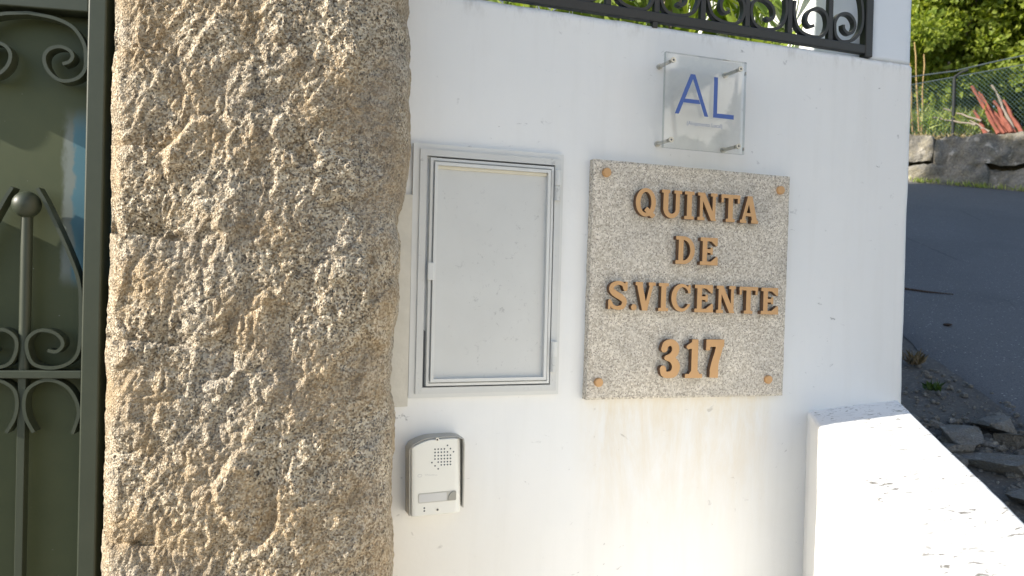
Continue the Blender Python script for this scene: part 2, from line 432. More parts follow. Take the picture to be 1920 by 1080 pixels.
# bank above the stone wall; e runs along the wall to the right, b runs back away from it
E0 = np.array([10.83, 8.88]); e = np.array([.651, -.759]); b_ = np.array([.759, .651])
def wp(s, t): return E0+e*s+b_*t
def bank():
    ss = np.linspace(-6, 14, 60); tt = np.concatenate([np.linspace(.12, 2, 24), np.linspace(2.4, 14, 20), [30, 80]])
    S_, T = np.meshgrid(ss, tt, indexing='ij'); X = E0[0]+e[0]*S_+b_[0]*T; Y = E0[1]+e[1]*S_+b_[1]*T
    Z = 4.10-.06*S_+.12*smooth(0, 1.0, T)+.05*np.clip(T-1, 0, 30)+.05*fbm(X*2, Y*2, 21)
    V = np.stack([X, Y, Z], -1).reshape(-1, 3); nx, ny = S_.shape; I = np.arange(nx*ny).reshape(nx, ny)
    F = np.stack([I[:-1, :-1], I[1:, :-1], I[1:, 1:], I[:-1, 1:]], -1).reshape(-1, 4)
    o = mesh_np('bank', V, F, M_BANK, None, True); o['kind'] = 'structure'
bank()

# ------------------------------------------------------------------ white wall
def plaster_panel(x0, x1, z0, z1, yf, yb, step, name, mat, parent, rr=.010, seed=0, rt=True, rl=False, rtop=True):
    xs = np.linspace(x0, x1, max(2, int((x1-x0)/step)+1)); zs = np.linspace(z0, z1, max(2, int((z1-z0)/step)+1))
    X, Z = np.meshgrid(xs, zs, indexing='ij')
    Y = yf+.0022*fbm(X*3.1, Z*3.1, 40+seed, 3)+.0006*fbm(X*22, Z*22, 50+seed, 3)
    def rnd(d): q = np.clip(rr-d, 0, rr); return rr-np.sqrt(np.maximum(rr*rr-q*q, 0))
    if rt: Y = Y+rnd(x1-X)
    if rl: Y = Y+rnd(X-x0)
    if rtop: Y = Y+rnd(z1-Z)
    Xd = X.copy(); Zd = Z.copy()
    if rt: Xd = Xd+smooth(x1-.03, x1, X)*.0018*fbm(Z*9, Z*0, 60+seed)
    if rtop: Zd = Zd+smooth(z1-.03, z1, Z)*.0022*fbm(X*13, X*0, 61+seed, 4)
    nx, nz = X.shape; V = np.stack([Xd, Y, Zd], -1).reshape(-1, 3); I = np.arange(nx*nz).reshape(nx, nz)
    F = [np.stack([I[:-1, :-1], I[1:, :-1], I[1:, 1:], I[:-1, 1:]], -1).reshape(-1, 4)]
    # rim to the back
    ring = np.concatenate([I[:, 0], I[-1, 1:], I[::-1, -1][1:], I[0, ::-1][1:]])
    Vb = V[ring].copy(); Vb[:, 1] = yb; n0 = len(V); V = np.concatenate([V, Vb])
    k = np.arange(len(ring)-1); F.append(np.stack([ring[k], n0+k, n0+k+1, ring[k+1]], -1))
    c = len(V); V = np.concatenate([V, [[x0, yb, z0], [x1, yb, z0], [x1, yb, z1], [x0, yb, z1]]]); F.append(np.array([[c+3, c+2, c+1, c]]))
    return mesh_np(name, V, np.concatenate(F), mat, parent, True)
gw = empty('garden_wall', (.9, .1, 0), 'white plastered garden wall with a pillar stub at its right end, carrying the signs', 'wall')
def reparent(o, p): o.parent = p; o.matrix_parent_inverse = Matrix.Translation(-p.location) if p.rotation_euler.z == 0 else p.matrix_basis.inverted()
def P(o, p):
    bpy.context.view_layer.update(); o.parent = p; o.matrix_parent_inverse = p.matrix_world.inverted(); return o
P(plaster_panel(.20, 1.566, 0, 2.058, 0, .2, .008, 'wall', M_WALL, None, .005, 0), gw)
P(plaster_panel(1.437, 1.5645, 2.0582, 3.4, .0035, .21, .01, 'pier', M_PIER, None, .006, 3, rl=True), gw)
mb = MB(); mb.box(1.44, .212, 0, 1.560, 9.0, 3.4); P(mb.build('side_wall', M_LEDGE), gw)

# mortar seam between the stone post and the cabinet
def seam():
    mb = MB(); zs = np.linspace(1.25, 1.66, 60); L = []; R = []
    for z in zs:
        L.append((.283+.004*math.sin(z*31)+.006*float(vnoise(np.array(z*30), np.array(2.), 4)), z)); R.append((.3195, z))
    V = []; F = []
    for (a, z), (c, _) in zip(L, R): V += [(a, -.012, z), (c, -.009, z), (c, .004, z), (a, .004, z)]
    for i in range(len(zs)-1):
        for k in range(4): F.append((4*i+k, 4*i+(k+1) % 4, 4*i+4+(k+1) % 4, 4*i+4+k))
    F += [(3, 2, 1, 0), (4*len(zs)-4, 4*len(zs)-3, 4*len(zs)-2, 4*len(zs)-1)]
    mb.add(V, F); P(mb.build('mortar_seam', M_MORTAR, smooth=False), gw)
seam()

# ------------------------------------------------------------------ low white wall (flares out from the corner)
def low_wall():
    t = empty('low_wall', (1.0, -.5, 0), 'low white parapet with a flecked sunlit top, flaring out from the foot of the white wall', 'parapet')
    n = 60; L = 1.32; V = []; F = []; mi = []
    rr = .012
    for i in range(n+1):
        s = L*i/n
        a = np.array([1.285-.56*s, .01-.83*s, 1.210]); c = np.array([1.566-.62*s, .01-.78*s, 1.228])
        a[0] += .0025*float(fbm(np.array(s*6.), np.array(0.), 70)); c[0] += .003*float(fbm(np.array(s*9.), np.array(4.), 71))
        prof = [(*a[:2], -.2)]
        for k in range(5):
            q = math.pi/2*k/4; prof.append((a[0]+rr*(1-math.cos(q)), a[1], a[2]-rr*(1-math.sin(q))))
        for k in range(1, 8):
            w = k/8; p = a*(1-w)+c*w; prof.append((p[0], p[1], p[2]+.0018*float(fbm(p[0]*12, p[1]*12, 72))))
        for k in range(5):
            q = math.pi/2*(1-k/4); prof.append((c[0]-rr*(1-math.cos(q)), c[1], c[2]-rr*(1-math.sin(q))))
        prof.append((*c[:2], -.2)); V += prof; m = len(prof)
    for i in range(n):
        for k in range(m-1):
            F.append((i*m+k, i*m+k+1, (i+1)*m+k+1, (i+1)*m+k)); mi.append(1 if 4 <= k <= 14 else 0)
        F.append((i*m+m-1, i*m, (i+1)*m, (i+1)*m+m-1)); mi.append(0)
    o = mesh_np('parapet', np.array(V), np.array(F), [M_LEDGE, M_LEDGETOP], None, True, mi)
    # end face
    mb = MB(); q = V[n*m:(n+1)*m]; mb.add(q, [tuple(range(m))]); mb2 = mb.build('end_face', M_LEDGE)
    P(o, t); P(mb2, t)
low_wall()

# ------------------------------------------------------------------ granite post
def pillar():
    zt = np.array([-.5, .97, 1.08, 1.16, 1.23, 1.30, 1.36, 1.44, 1.52, 1.58, 1.61, 1.66, 1.72, 1.80, 1.90, 1.97, 3.2])
    xr = np.array([.292, .290, .283, .287, .288, .279, .277, .288, .290, .286, .284, .298, .303, .302, .301, .294, .294])
    # rows: fine where seen, coarse elsewhere
    zs = np.concatenate([np.arange(-.05, .90, .012), np.arange(.90, 2.06, .0021), np.arange(2.06, 3.3, .012)])
    nu = 235; uu = np.linspace(0, 1, nu)
    ucoord = np.concatenate([-np.linspace(.16, .004, 14), uu, 1+np.linspace(.004, .12, 8)])   # negative: left return, >1: right return
    U, Z = np.meshgrid(ucoord, zs, indexing='ij')
    uc = np.clip(U, 0, 1)
    pu = np.array([0, .012, .03, .08, .2, .38, .5, .62, .75, .88, .96, 1]); py = np.array([-.052, -.080, -.094, -.104, -.121, -.139, -.151, -.162, -.169, -.158, -.118, -.045])
    k = np.linspace(0, 1, 200); ky = np.interp(k, pu, py); ker = np.hanning(11); ker /= ker.sum(); ky2 = np.convolve(np.pad(ky, 5, 'edge'), ker, 'valid')
    Y = np.interp(uc, k, ky2)
    XL = -.199+.0045*fbm(Z*9, Z*0+1, 80, 5, .6)+.0035*np.abs(fbm(Z*34, Z*0+6, 83, 3, .6)); XR = np.interp(Z, zt, xr)+.0055*fbm(Z*30, Z*0+9, 81, 4, .65)
    X = XL+(XR-XL)*uc
    # relief: hewn facets, lumps and grit
    warp = .012*fbm(X*22, Z*14, 82, 3); wz = .020*fbm(X*18, Z*16, 84, 3)
    a = (X+warp)+(Z+wz)*-.22; c = (Z+wz)*.55
    rs = np.random.RandomState(31); nc = 620; ca = rs.uniform(-1.0, .5, nc); cc = rs.uniform(-.05, 1.65, nc)
    tx = rs.normal(size=nc)*.30; tz = rs.normal(size=nc)*.20; of = rs.normal(size=nc)*.0035
    facet = np.zeros(X.shape)
    af = a.ravel(); cf = c.ravel(); bestd = np.full(af.shape, 1e9); out = np.zeros(af.shape); sec = np.full(af.shape, 1e9)
    for k in range(nc):
        m_ = np.abs(cf-cc[k]) < .12; d2 = (af[m_]-ca[k])**2+(cf[m_]-cc[k])**2
        bd = bestd[m_]; bt = d2 < bd
        o_ = out[m_]; o_[bt] = of[k]+tx[k]*(af[m_][bt]-ca[k])+tz[k]*(cf[m_][bt]-cc[k]); out[m_] = o_
        bd[bt] = d2[bt]; bestd[m_] = bd
    facet = out.reshape(X.shape)
    kk = np.hanning(7); kk /= kk.sum()
    facet = np.apply_along_axis(lambda q: np.convolve(np.pad(q, 3, 'edge'), kk, 'valid'), 0, facet)
    facet = np.apply_along_axis(lambda q: np.convolve(np.pad(q, 3, 'edge'), kk, 'valid'), 1, facet)
    big = fbm(a*8, c*7, 85, 4, .55)
    bil = np.abs(fbm(a*44, c*40, 90, 3, .55)); bil2 = np.abs(fbm(a*85, c*100, 93, 3, .6)); fin = fbm(a*210, c*260, 96, 2, .6)
    leftw = .52+.48*smooth(1.0, .45, uc+.14*fbm(X*6, Z*5, 98))
    sh = .25+.75*smooth(.0, .10, uc)*smooth(1.0, .93, uc)
    D = leftw*(.011*big+.46*facet+.010*bil)+(.45+.55*leftw)*(.0100*bil2)+.0022*fin
    # chisel scoops with an overhanging lip on the left side
    for zc, x1, dep, hh in ((1.560, -.075, .034, .09), (1.705, -.125, .016, .04), (1.385, -.085, .026, .07), (1.050, -.11, .022, .05), (1.86, -.11, .026, .12), (1.20, -.11, .012, .04)):
        zl = zc-.10*(X+.19)+.004*fbm(X*40, Z*0, 101)
        d = (Z-zl); w = np.where(d > 0, np.exp(-d/hh*1.6), 0)*smooth(-.0015, .0015, d)
        Y = Y+1.15*dep*w*smooth(x1+.05, x1-.02, X)*smooth(0, .03, uc+.012)
    Y = Y-D*sh
    # side returns
    lu = np.clip(-U, 0, 1); ru = np.clip(U-1, 0, 1)
    Y = Y+lu*1.6+ru*1.2
    X = X-.008*smooth(0, .05, lu)+.006*fbm(Y*25, Z*12, 105, 4)*(lu > 0)+.004*smooth(0, .1, ru)
    nx, nz = X.shape; V = np.stack([X, Y, Z], -1).reshape(-1, 3); I = np.arange(nx*nz).reshape(nx, nz)
    F = np.stack([I[:-1, :-1], I[1:, :-1], I[1:, 1:], I[:-1, 1:]], -1).reshape(-1, 4)
    top = np.stack([I[:nx//2, -1][:-1], I[:nx//2, -1][1:], I[::-1, -1][:nx//2][1:], I[::-1, -1][:nx//2][:-1]], -1)
    o = mesh_np('granite_post', V, np.concatenate([F, top]), M_PILLAR, None, True)
    tag(o, 'rough hewn tan granite gate post between the green gate and the white wall', 'gate post')
pillar()

# ------------------------------------------------------------------ letters by distance field
def shape_mesh(field, w, h, step, x0, z0, yf, yb):
    """marching squares; field(X,Z)<0 inside, in mm; returns verts, faces, side faces"""
    xs = np.arange(-2, w+2+step, step); zs = np.arange(-2, h+2+step, step)
    X, Z = np.meshgrid(xs, zs, indexing='ij'); Fv = field(X, Z); Fv = np.where(np.abs(Fv) < 1e-4, 1e-4, Fv)
    key = {}; V = []; faces = []; seg = []
    def vid(k, p):
        if k not in key: key[k] = len(V); V.append(p)
        return key[k]
    nx, nz = X.shape; ins = Fv < 0
    cnt = ins[:-1, :-1].astype(int)+ins[1:, :-1]+ins[1:, 1:]+ins[:-1, 1:]
    for i, j in zip(*np.nonzero(cnt)):
        cs = [(i, j), (i+1, j), (i+1, j+1), (i, j+1)]; poly = []
        for q in range(4):
            a = cs[q]; b2 = cs[(q+1) % 4]; fa = Fv[a]; fb = Fv[b2]
            if fa < 0: poly.append((vid(a, (X[a], Z[a])), False))
            if (fa < 0) != (fb < 0):
                t = fa/(fa-fb); k = (min(a, b2), max(a, b2)); poly.append((vid(k, (X[a]+t*(X[b2]-X[a]), Z[a]+t*(Z[b2]-Z[a]))), True))
        if len(poly) >= 3:
            faces.append(tuple(p[0] for p in poly))
            m = len(poly)
            for q in range(m):
                if poly[q][1] and poly[(q+1) % m][1]: seg.append((poly[q][0], poly[(q+1) % m][0]))
    n = len(V)
    VV = [(x0+v[0]/1000, yf, z0+v[1]/1000) for v in V]+[(x0+v[0]/1000, yb, z0+v[1]/1000) for v in V]
    side = [(a+0, a+n, c+n, c) for a, c in seg]
    return VV, faces, side
def SEG(x0, y0, x1, y1, w):
    def f(X, Z):
        dx, dz = x1-x0, y1-y0; L = math.hypot(dx, dz); ux, uz = dx/L, dz/L
        px = X-(x0+x1)/2; pz = Z-(y0+y1)/2
        a = np.abs(px*ux+pz*uz)-L/2; b = np.abs(-px*uz+pz*ux)-w/2
        return np.maximum(a, b)
    return f
def ELL(cx, cz, a, b):
    def f(X, Z):
        k = np.sqrt(((X-cx)/a)**2+((Z-cz)/b)**2)+1e-9
        g = np.sqrt(((X-cx)/a**2)**2+((Z-cz)/b**2)**2)+1e-9
        return (k-1)*k/g
    return f
def RING(cx, cz, a, b, ci, zi, ai, bi):
    return lambda X, Z: np.maximum(ELL(cx, cz, a, b)(X, Z), -ELL(ci, zi, ai, bi)(X, Z))
def U_(*fs): return lambda X, Z: np.min([g(X, Z) for g in fs], axis=0)
def AND(a, b): return lambda X, Z: np.maximum(a(X, Z), b(X, Z))
def HX(x, s): return lambda X, Z: s*(X-x)
def HZ(z, s): return lambda X, Z: s*(Z-z)
def PATH(P3):
    Q = catmull(P3, 10)
    def f(X, Z):
        r = np.full(X.shape, 1e9)
        for x, z, w in Q: r = np.minimum(r, np.hypot(X-x, Z-z)-w/2)
        return r
    return f
def clipz(f, h): return AND(AND(f, HZ(h, 1)), HZ(0, -1))
LET = {
 'I': U_(SEG(12, 0, 12, 60, 12), SEG(0, 3.5, 24, 3.5, 7), SEG(0, 56.5, 24, 56.5, 7)),
 'E': U_(SEG(13, 0, 13, 60, 12), SEG(1, 56, 46, 56, 8), SEG(1, 4, 48, 4, 8), SEG(13, 31, 31, 31, 8), SEG(43.5, 60, 43.5, 43, 5.5), SEG(45, 0, 45, 18, 5.5), SEG(31, 23, 31, 39, 6), AND(U_(SEG(30, 56, 46, 44, 7), SEG(30, 4, 47, 17, 7)), HX(46, 1))),
 'T': U_(SEG(24.5, 0, 24.5, 60, 12), SEG(0, 56, 49, 56, 8), SEG(3.5, 60, 3.5, 42, 6), SEG(45.5, 60, 45.5, 42, 6), SEG(13, 3.5, 36, 3.5, 7)),
 'D': U_(SEG(13, 0, 13, 60, 12), SEG(0, 56, 20, 56, 8), SEG(0, 4, 20, 4, 8), AND(RING(19, 30, 29, 30, 19, 30, 17.5, 22), HX(19, -1))),
 'N': clipz(U_(SEG(9, 0, 9, 60, 7.5), SEG(41, 0, 41, 60, 7.5), SEG(7, 66, 44, -6, 12), SEG(0, 3.5, 18, 3.5, 7), SEG(0, 56.5, 12, 56.5, 7), SEG(32, 56.5, 49, 56.5, 7)), 60),
 'A': clipz(U_(SEG(25.5, 66, 6, -2, 8), SEG(23, 66, 41, -2, 13), SEG(12, 19, 36, 19, 7), SEG(0, 3.5, 17, 3.5, 7), SEG(30, 3.5, 49, 3.5, 7)), 60),
 'V': clipz(U_(SEG(8, 62, 26, -6, 13), SEG(41, 62, 24, -6, 8), SEG(0, 56.5, 18, 56.5, 7), SEG(32, 56.5, 49, 56.5, 7)), 60),
 'U': U_(SEG(10, 20, 10, 60, 12), SEG(39, 20, 39, 60, 10), AND(RING(24, 21, 20, 21, 25, 21, 9.5, 11.5), HZ(21, 1)), SEG(0, 56.5, 20, 56.5, 7), SEG(30, 56.5, 49, 56.5, 7)),
 'C': U_(AND(RING(25, 30, 25, 30, 28, 30, 16, 23), lambda X, Z: -np.maximum(34-X, np.abs(Z-29)-12)), SEG(44, 40, 44, 58, 6)),
 'S': U_(PATH([(41, 43, 8), (36, 53, 8), (24, 56, 8), (12, 51, 10), (9, 42, 11), (17, 34, 13), (32, 26, 13), (40, 18, 11), (36, 7, 10), (25, 4, 8), (13, 7, 8), (6, 18, 7)]), SEG(43.5, 41, 43.5, 59, 5.5), SEG(5, 1, 5, 20, 5.5)),
 'Q': U_(RING(24, 30, 24, 30, 24, 30, 13, 22), SEG(24, 17, 44, 0, 11)),
 '.': ELL(6.5, 6.5, 6.5, 6.5),
 '3': U_(PATH([(11, 63, 15), (15, 73, 15), (27, 77, 14), (37, 69, 17), (37, 56, 17), (28, 47, 14), (17, 44, 11)]), PATH([(17, 44, 11), (31, 40, 15), (40, 27, 19), (36, 12, 18), (23, 7.5, 14), (12, 10, 14), (9, 20, 15)])),
 '1': U_(SEG(25, 0, 25, 84, 16), PATH([(26, 77, 13), (18, 71, 13), (9, 67.5, 10)]), SEG(2, 4.5, 45, 4.5, 9), AND(U_(ELL(25, 0, 15, 18)), HZ(0, -1))),
 '7': U_(SEG(3, 76, 48, 76, 16), SEG(8, 84, 8, 60, 10), PATH([(38, 75, 18), (33, 55, 17), (27, 35, 18), (24, 16, 21)]), SEG(24, 0, 24.8, 18, 21)),
}
W_NAT = {'I': 24, '.': 13, '3': 50, '1': 45, '7': 48}
LETMESH = {}
def letter(ch, x0, x1, z, h, parent, yf=-.036, yb=-.0245, sh=0.0):
    hn = 84 if ch in '317' else 60; wn = W_NAT.get(ch, 49)
    if ch not in LETMESH: LETMESH[ch] = shape_mesh(LET[ch], wn, hn if ch != '.' else 13, 1.0, 0, 0, -1, 1)
    VV, F, Sd = LETMESH[ch]; sx = (x1-x0)/wn; sz = h/hn
    if ch == '.': sz = 1.0
    V = [((x0+v[0]*1000*sx)/1000, yf if v[1] < 0 else yb, (z+v[2]*1000*sz+sh*v[0]*1000*sx)/1000) for v in VV]
    mb = MB(); mb.add(V, F, 0); mb.add(V, Sd, 1)
    me = bpy.data.meshes.new('letter'); me.from_pydata(mb.v[:len(V)], [], F+Sd)
    me.materials.append(M_BRONZE); me.materials.append(M_BRONZESHADE)
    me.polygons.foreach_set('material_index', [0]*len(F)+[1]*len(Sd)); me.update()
    o = bpy.data.objects.new('number' if ch in '317' else 'letter', me); C.objects.link(o); o.parent = parent; return o

# ------------------------------------------------------------------ granite name plaque
def plaque():
    sx, sz, w, h = .6949, 1.2544, .4951, .5025
    t = empty('stone_plaque', (sx, 0, sz), 'square speckled granite plaque with bronze house name and number, screwed to the white wall', 'plaque')
    xs = np.linspace(0, w, 110); zs = np.linspace(0, h, 110); X, Z = np.meshgrid(xs, zs, indexing='ij')
    X = X+(.0008*fbm(Z*40, Z*0, 120, 3))*((X < .001)+(X > w-.001)*1.0); Z = Z+(.0008*fbm(X*40, X*0, 122, 3))*((Z < .001)+(Z > h-.001)*1.0)
    Y = -.0205+.0004*fbm(X*60, Z*60, 124, 3)
    edge = np.minimum(np.minimum(X, w-X), np.minimum(Z, h-Z)); Y = Y+.0015*smooth(.003, 0, edge)
    nx, nz = X.shape; V = np.stack([X, Y, Z], -1).reshape(-1, 3); I = np.arange(nx*nz).reshape(nx, nz)
    F = [np.stack([I[:-1, :-1], I[1:, :-1], I[1:, 1:], I[:-1, 1:]], -1).reshape(-1, 4)]
    ring = np.concatenate([I[:, 0], I[-1, 1:], I[::-1, -1][1:], I[0, ::-1][1:]])
    Vb = V[ring].copy(); Vb[:, 1] = .003; n0 = len(V); V = np.concatenate([V, Vb]); k = np.arange(len(ring)-1)
    F.append(np.stack([ring[k], n0+k, n0+k+1, ring[k+1]], -1))
    mesh_np('slab', V, np.concatenate(F), M_SLAB, t, False)
    for ch, a, c in (('Q', 92, 141), ('U', 154, 203), ('I', 210, 234), ('N', 243, 292), ('T', 302, 351), ('A', 352, 400)): letter(ch, a, c, 388, 60, t)
    for ch, a, c in (('D', 192, 240), ('E', 252, 299)): letter(ch, a, c, 291, 60, t)
    for ch, a, c in (('S', 33, 82), ('.', 89, 102), ('V', 98, 146), ('I', 154, 178), ('C', 185, 234), ('E', 242, 291), ('N', 298, 347), ('T', 357, 406), ('E', 414, 463)):
        letter(ch, a, c, 190-.010*(a-33), 60, t)
    for ch, a, c in (('3', 161, 212), ('1', 223, 268), ('7', 273, 322)): letter(ch, a, c, 45, 84, t)
    for x, z in ((28, 476), (467, 469), (25, 37), (451, 38)):
        mb = MB(); pts = [(0, -.0205), (0, -.029)]; n = 20; V = []; F = []
        for y, rr in ((-.0190, .0095), (-.0265, .0095), (-.0285, .0080)):
            V += [(rr*math.cos(2*math.pi*i/n), y, rr*math.sin(2*math.pi*i/n)) for i in range(n)]
        for j in range(2): F += [(j*n+i, j*n+(i+1) % n, (j+1)*n+(i+1) % n, (j+1)*n+i) for i in range(n)]
        F.append(tuple(2*n+i for i in range(n))); mb.add(V, F); mb.build('screw_cap', M_BRONZE, t, loc=(x/1000, 0, z/1000))
    t.rotation_euler = (0, rad(.35), 0)
plaque()

# ------------------------------------------------------------------ clear acrylic sign "AL"
def al_sign():
    x, z, w = .839, 1.7868, .2
    t = empty('acrylic_sign', (x, 0, z), 'clear acrylic square sign with blue letters standing off the wall on four steel bolts', 'sign')
    mb = MB(); mb.box(0, -.058, 0, w, -.050, w, 0)
    o = mb.build('clear_panel', [M_ACRYL, M_ACEDGE], t)
    for p in o.data.polygons:
        if abs(p.normal.y) < .5: p.material_index = 1
    yA = -.0584
    mb = MB(); s = .0083
    # A
    ax, az, H = .0245, .073, .0865; W = .082
    mb.prism([(ax, az), (ax+.0095, az), (ax+W/2+.001, az+H-.010), (ax+W/2+.001, az+H), (ax+W/2-.005, az+H)], yA, yA+.0003)
    mb.prism([(ax+W/2+.001, az+H), (ax+W/2+.001, az+H-.010), (ax+W-.0095, az), (ax+W, az), (ax+W/2+.006, az+H)], yA, yA+.0003)
    mb.prism([(ax+.0205, az+.0250), (ax+W-.0205, az+.0250), (ax+W-.0238, az+.0335), (ax+.0238, az+.0335)], yA-.00005, yA+.0003)
    mb.build('letter', M_BLUE, t)
    lx = .1185
    mb = MB(); mb.prism([(lx, az), (lx+.052, az), (lx+.052, az+.0095), (lx+.0095, az+.0095), (lx+.0095, az+H), (lx, az+H)], yA, yA+.0003); mb.build('letter', M_BLUE, t)
    cu = bpy.data.curves.new('small_lettering', 'FONT'); cu.body = '(Alojamento Local)'; cu.size = .0118; cu.align_x = 'CENTER'; cu.extrude = .0001
    to = bpy.data.objects.new('small_lettering', cu); C.objects.link(to)
    dg = bpy.context.evaluated_depsgraph_get(); me = bpy.data.meshes.new_from_object(to.evaluated_get(dg)); bpy.data.objects.remove(to)
    me.materials.clear(); me.materials.append(M_BLUEGREY)
    lo = bpy.data.objects.new('small_lettering', me); C.objects.link(lo); lo.parent = t; lo.location = (.098, yA, .052); lo.rotation_euler = (math.pi/2, 0, 0); lo.scale = (.97, 1, 1)
    i = .0165
    for cx, cz in ((i, w-i), (w-i, w-i), (w-i, i), (i, i)):
        mb = MB(); mb.tube([(cx, .002, cz), (cx, -.0495, cz)], .0040, 12); mb.tube([(cx, .001, cz), (cx, -.006, cz)], .0062, 12)
        b = mb.build('bolt', M_STEEL, t, smooth=True)
        mb = MB(); mb.tube([(cx, -.0582, cz), (cx, -.0612, cz)], .0058, 16); mb.tube([(cx, -.0611, cz), (cx, -.0614, cz)], .0024, 6, 1); mb.build('cap', [M_STEEL, M_DARKDOT], b)
al_sign()

# ------------------------------------------------------------------ meter cabinet
def cabinet():
    x0, z0, w, h = .3205, 1.2655, .3150, .4955
    t = empty('meter_cabinet', (x0, 0, z0), 'grey white metal cabinet door in a frame, set in the wall beside the granite post', 'cabinet')
    # frame: outer ring, 2 steps
    def ring(mb, a, b, c, d, t_, y0, y1, mi=0):
        mb.prism([(a, b), (c, b), (c-t_[2], b+t_[3]), (a+t_[0], b+t_[3])], y0, y1, mi)
        mb.prism([(c, b), (c, d), (c-t_[2], d-t_[1]), (c-t_[2], b+t_[3])], y0, y1, mi)
        mb.prism([(c, d), (a, d), (a+t_[0], d-t_[1]), (c-t_[2], d-t_[1])], y0, y1, mi)
        mb.prism([(a, d), (a, b), (a+t_[0], b+t_[3]), (a+t_[0], d-t_[1])], y0, y1, mi)
    mb = MB(); ring(mb, 0, 0, w, h, (.013, .011, .007, .008), -.009, .003); o = mb.build('frame', M_CABEDGE, t, bevel=.0018)
    mb = MB(); ring(mb, .013, .008, w-.007, h-.011, (.0135, .0125, .013, .0125), -.0125, .003); mb.build('frame', M_CAB, t, bevel=.0015)
    mb = MB(); mb.box(.0264, -.0005, .0204, w-.0199, .003, h-.0234); mb.build('recess', M_GAPSHADE, t)
    d = bpy.data.objects.new('door', None)
    a, b, c, e2 = .0325, .0225, w-.0220, h-.0262
    mb = MB(); mb.box(a, -.0085, b, c, .0, e2); dr = mb.build('door', M_CAB, t, bevel=.002)
    mb = MB(); ring(mb, a+.001, b+.001, c-.001, e2-.001, (.0050, .0050, .0050, .0050), -.0135, -.0080)
    ring(mb, a+.0088, b+.0088, c-.0088, e2-.0088, (.0062, .0062, .0062, .0062), -.0175, -.0080)
    mb.build('door_moulding', M_CABEDGE, dr, bevel=.0018, seg=3)
    mb = MB(); mb.box(a+.0155, -.0122, e2-.0215, c-.0155, -.0083, e2-.0150); mb.build('cream_strip', M_CREAM, dr, bevel=.001)
    mb = MB(); mb.box(a-.0015, -.0185, .2300, a+.0115, -.0120, .2650); mb.build('handle', M_CABEDGE, dr, bevel=.0015)
    for z in (.399, .048):
        mb = MB(); mb.tube([(w-.0155, -.0165, z+.031), (w-.0155, -.0165, z+.062)], .0066, 14, 0); mb.box(w-.0155, -.0160, z+.031, w-.0055, -.0122, z+.062)
        hg = mb.build('hinge', M_CABEDGE, t, smooth=True)
        mb = MB(); mb.tube([(w-.0155, -.0155, z), (w-.0155, -.0155, z+.0305)], .0062, 14); mb.build('hinge_pin', M_CAB, hg, smooth=True)
    t.rotation_euler = (0, rad(-.15), 0)
cabinet()

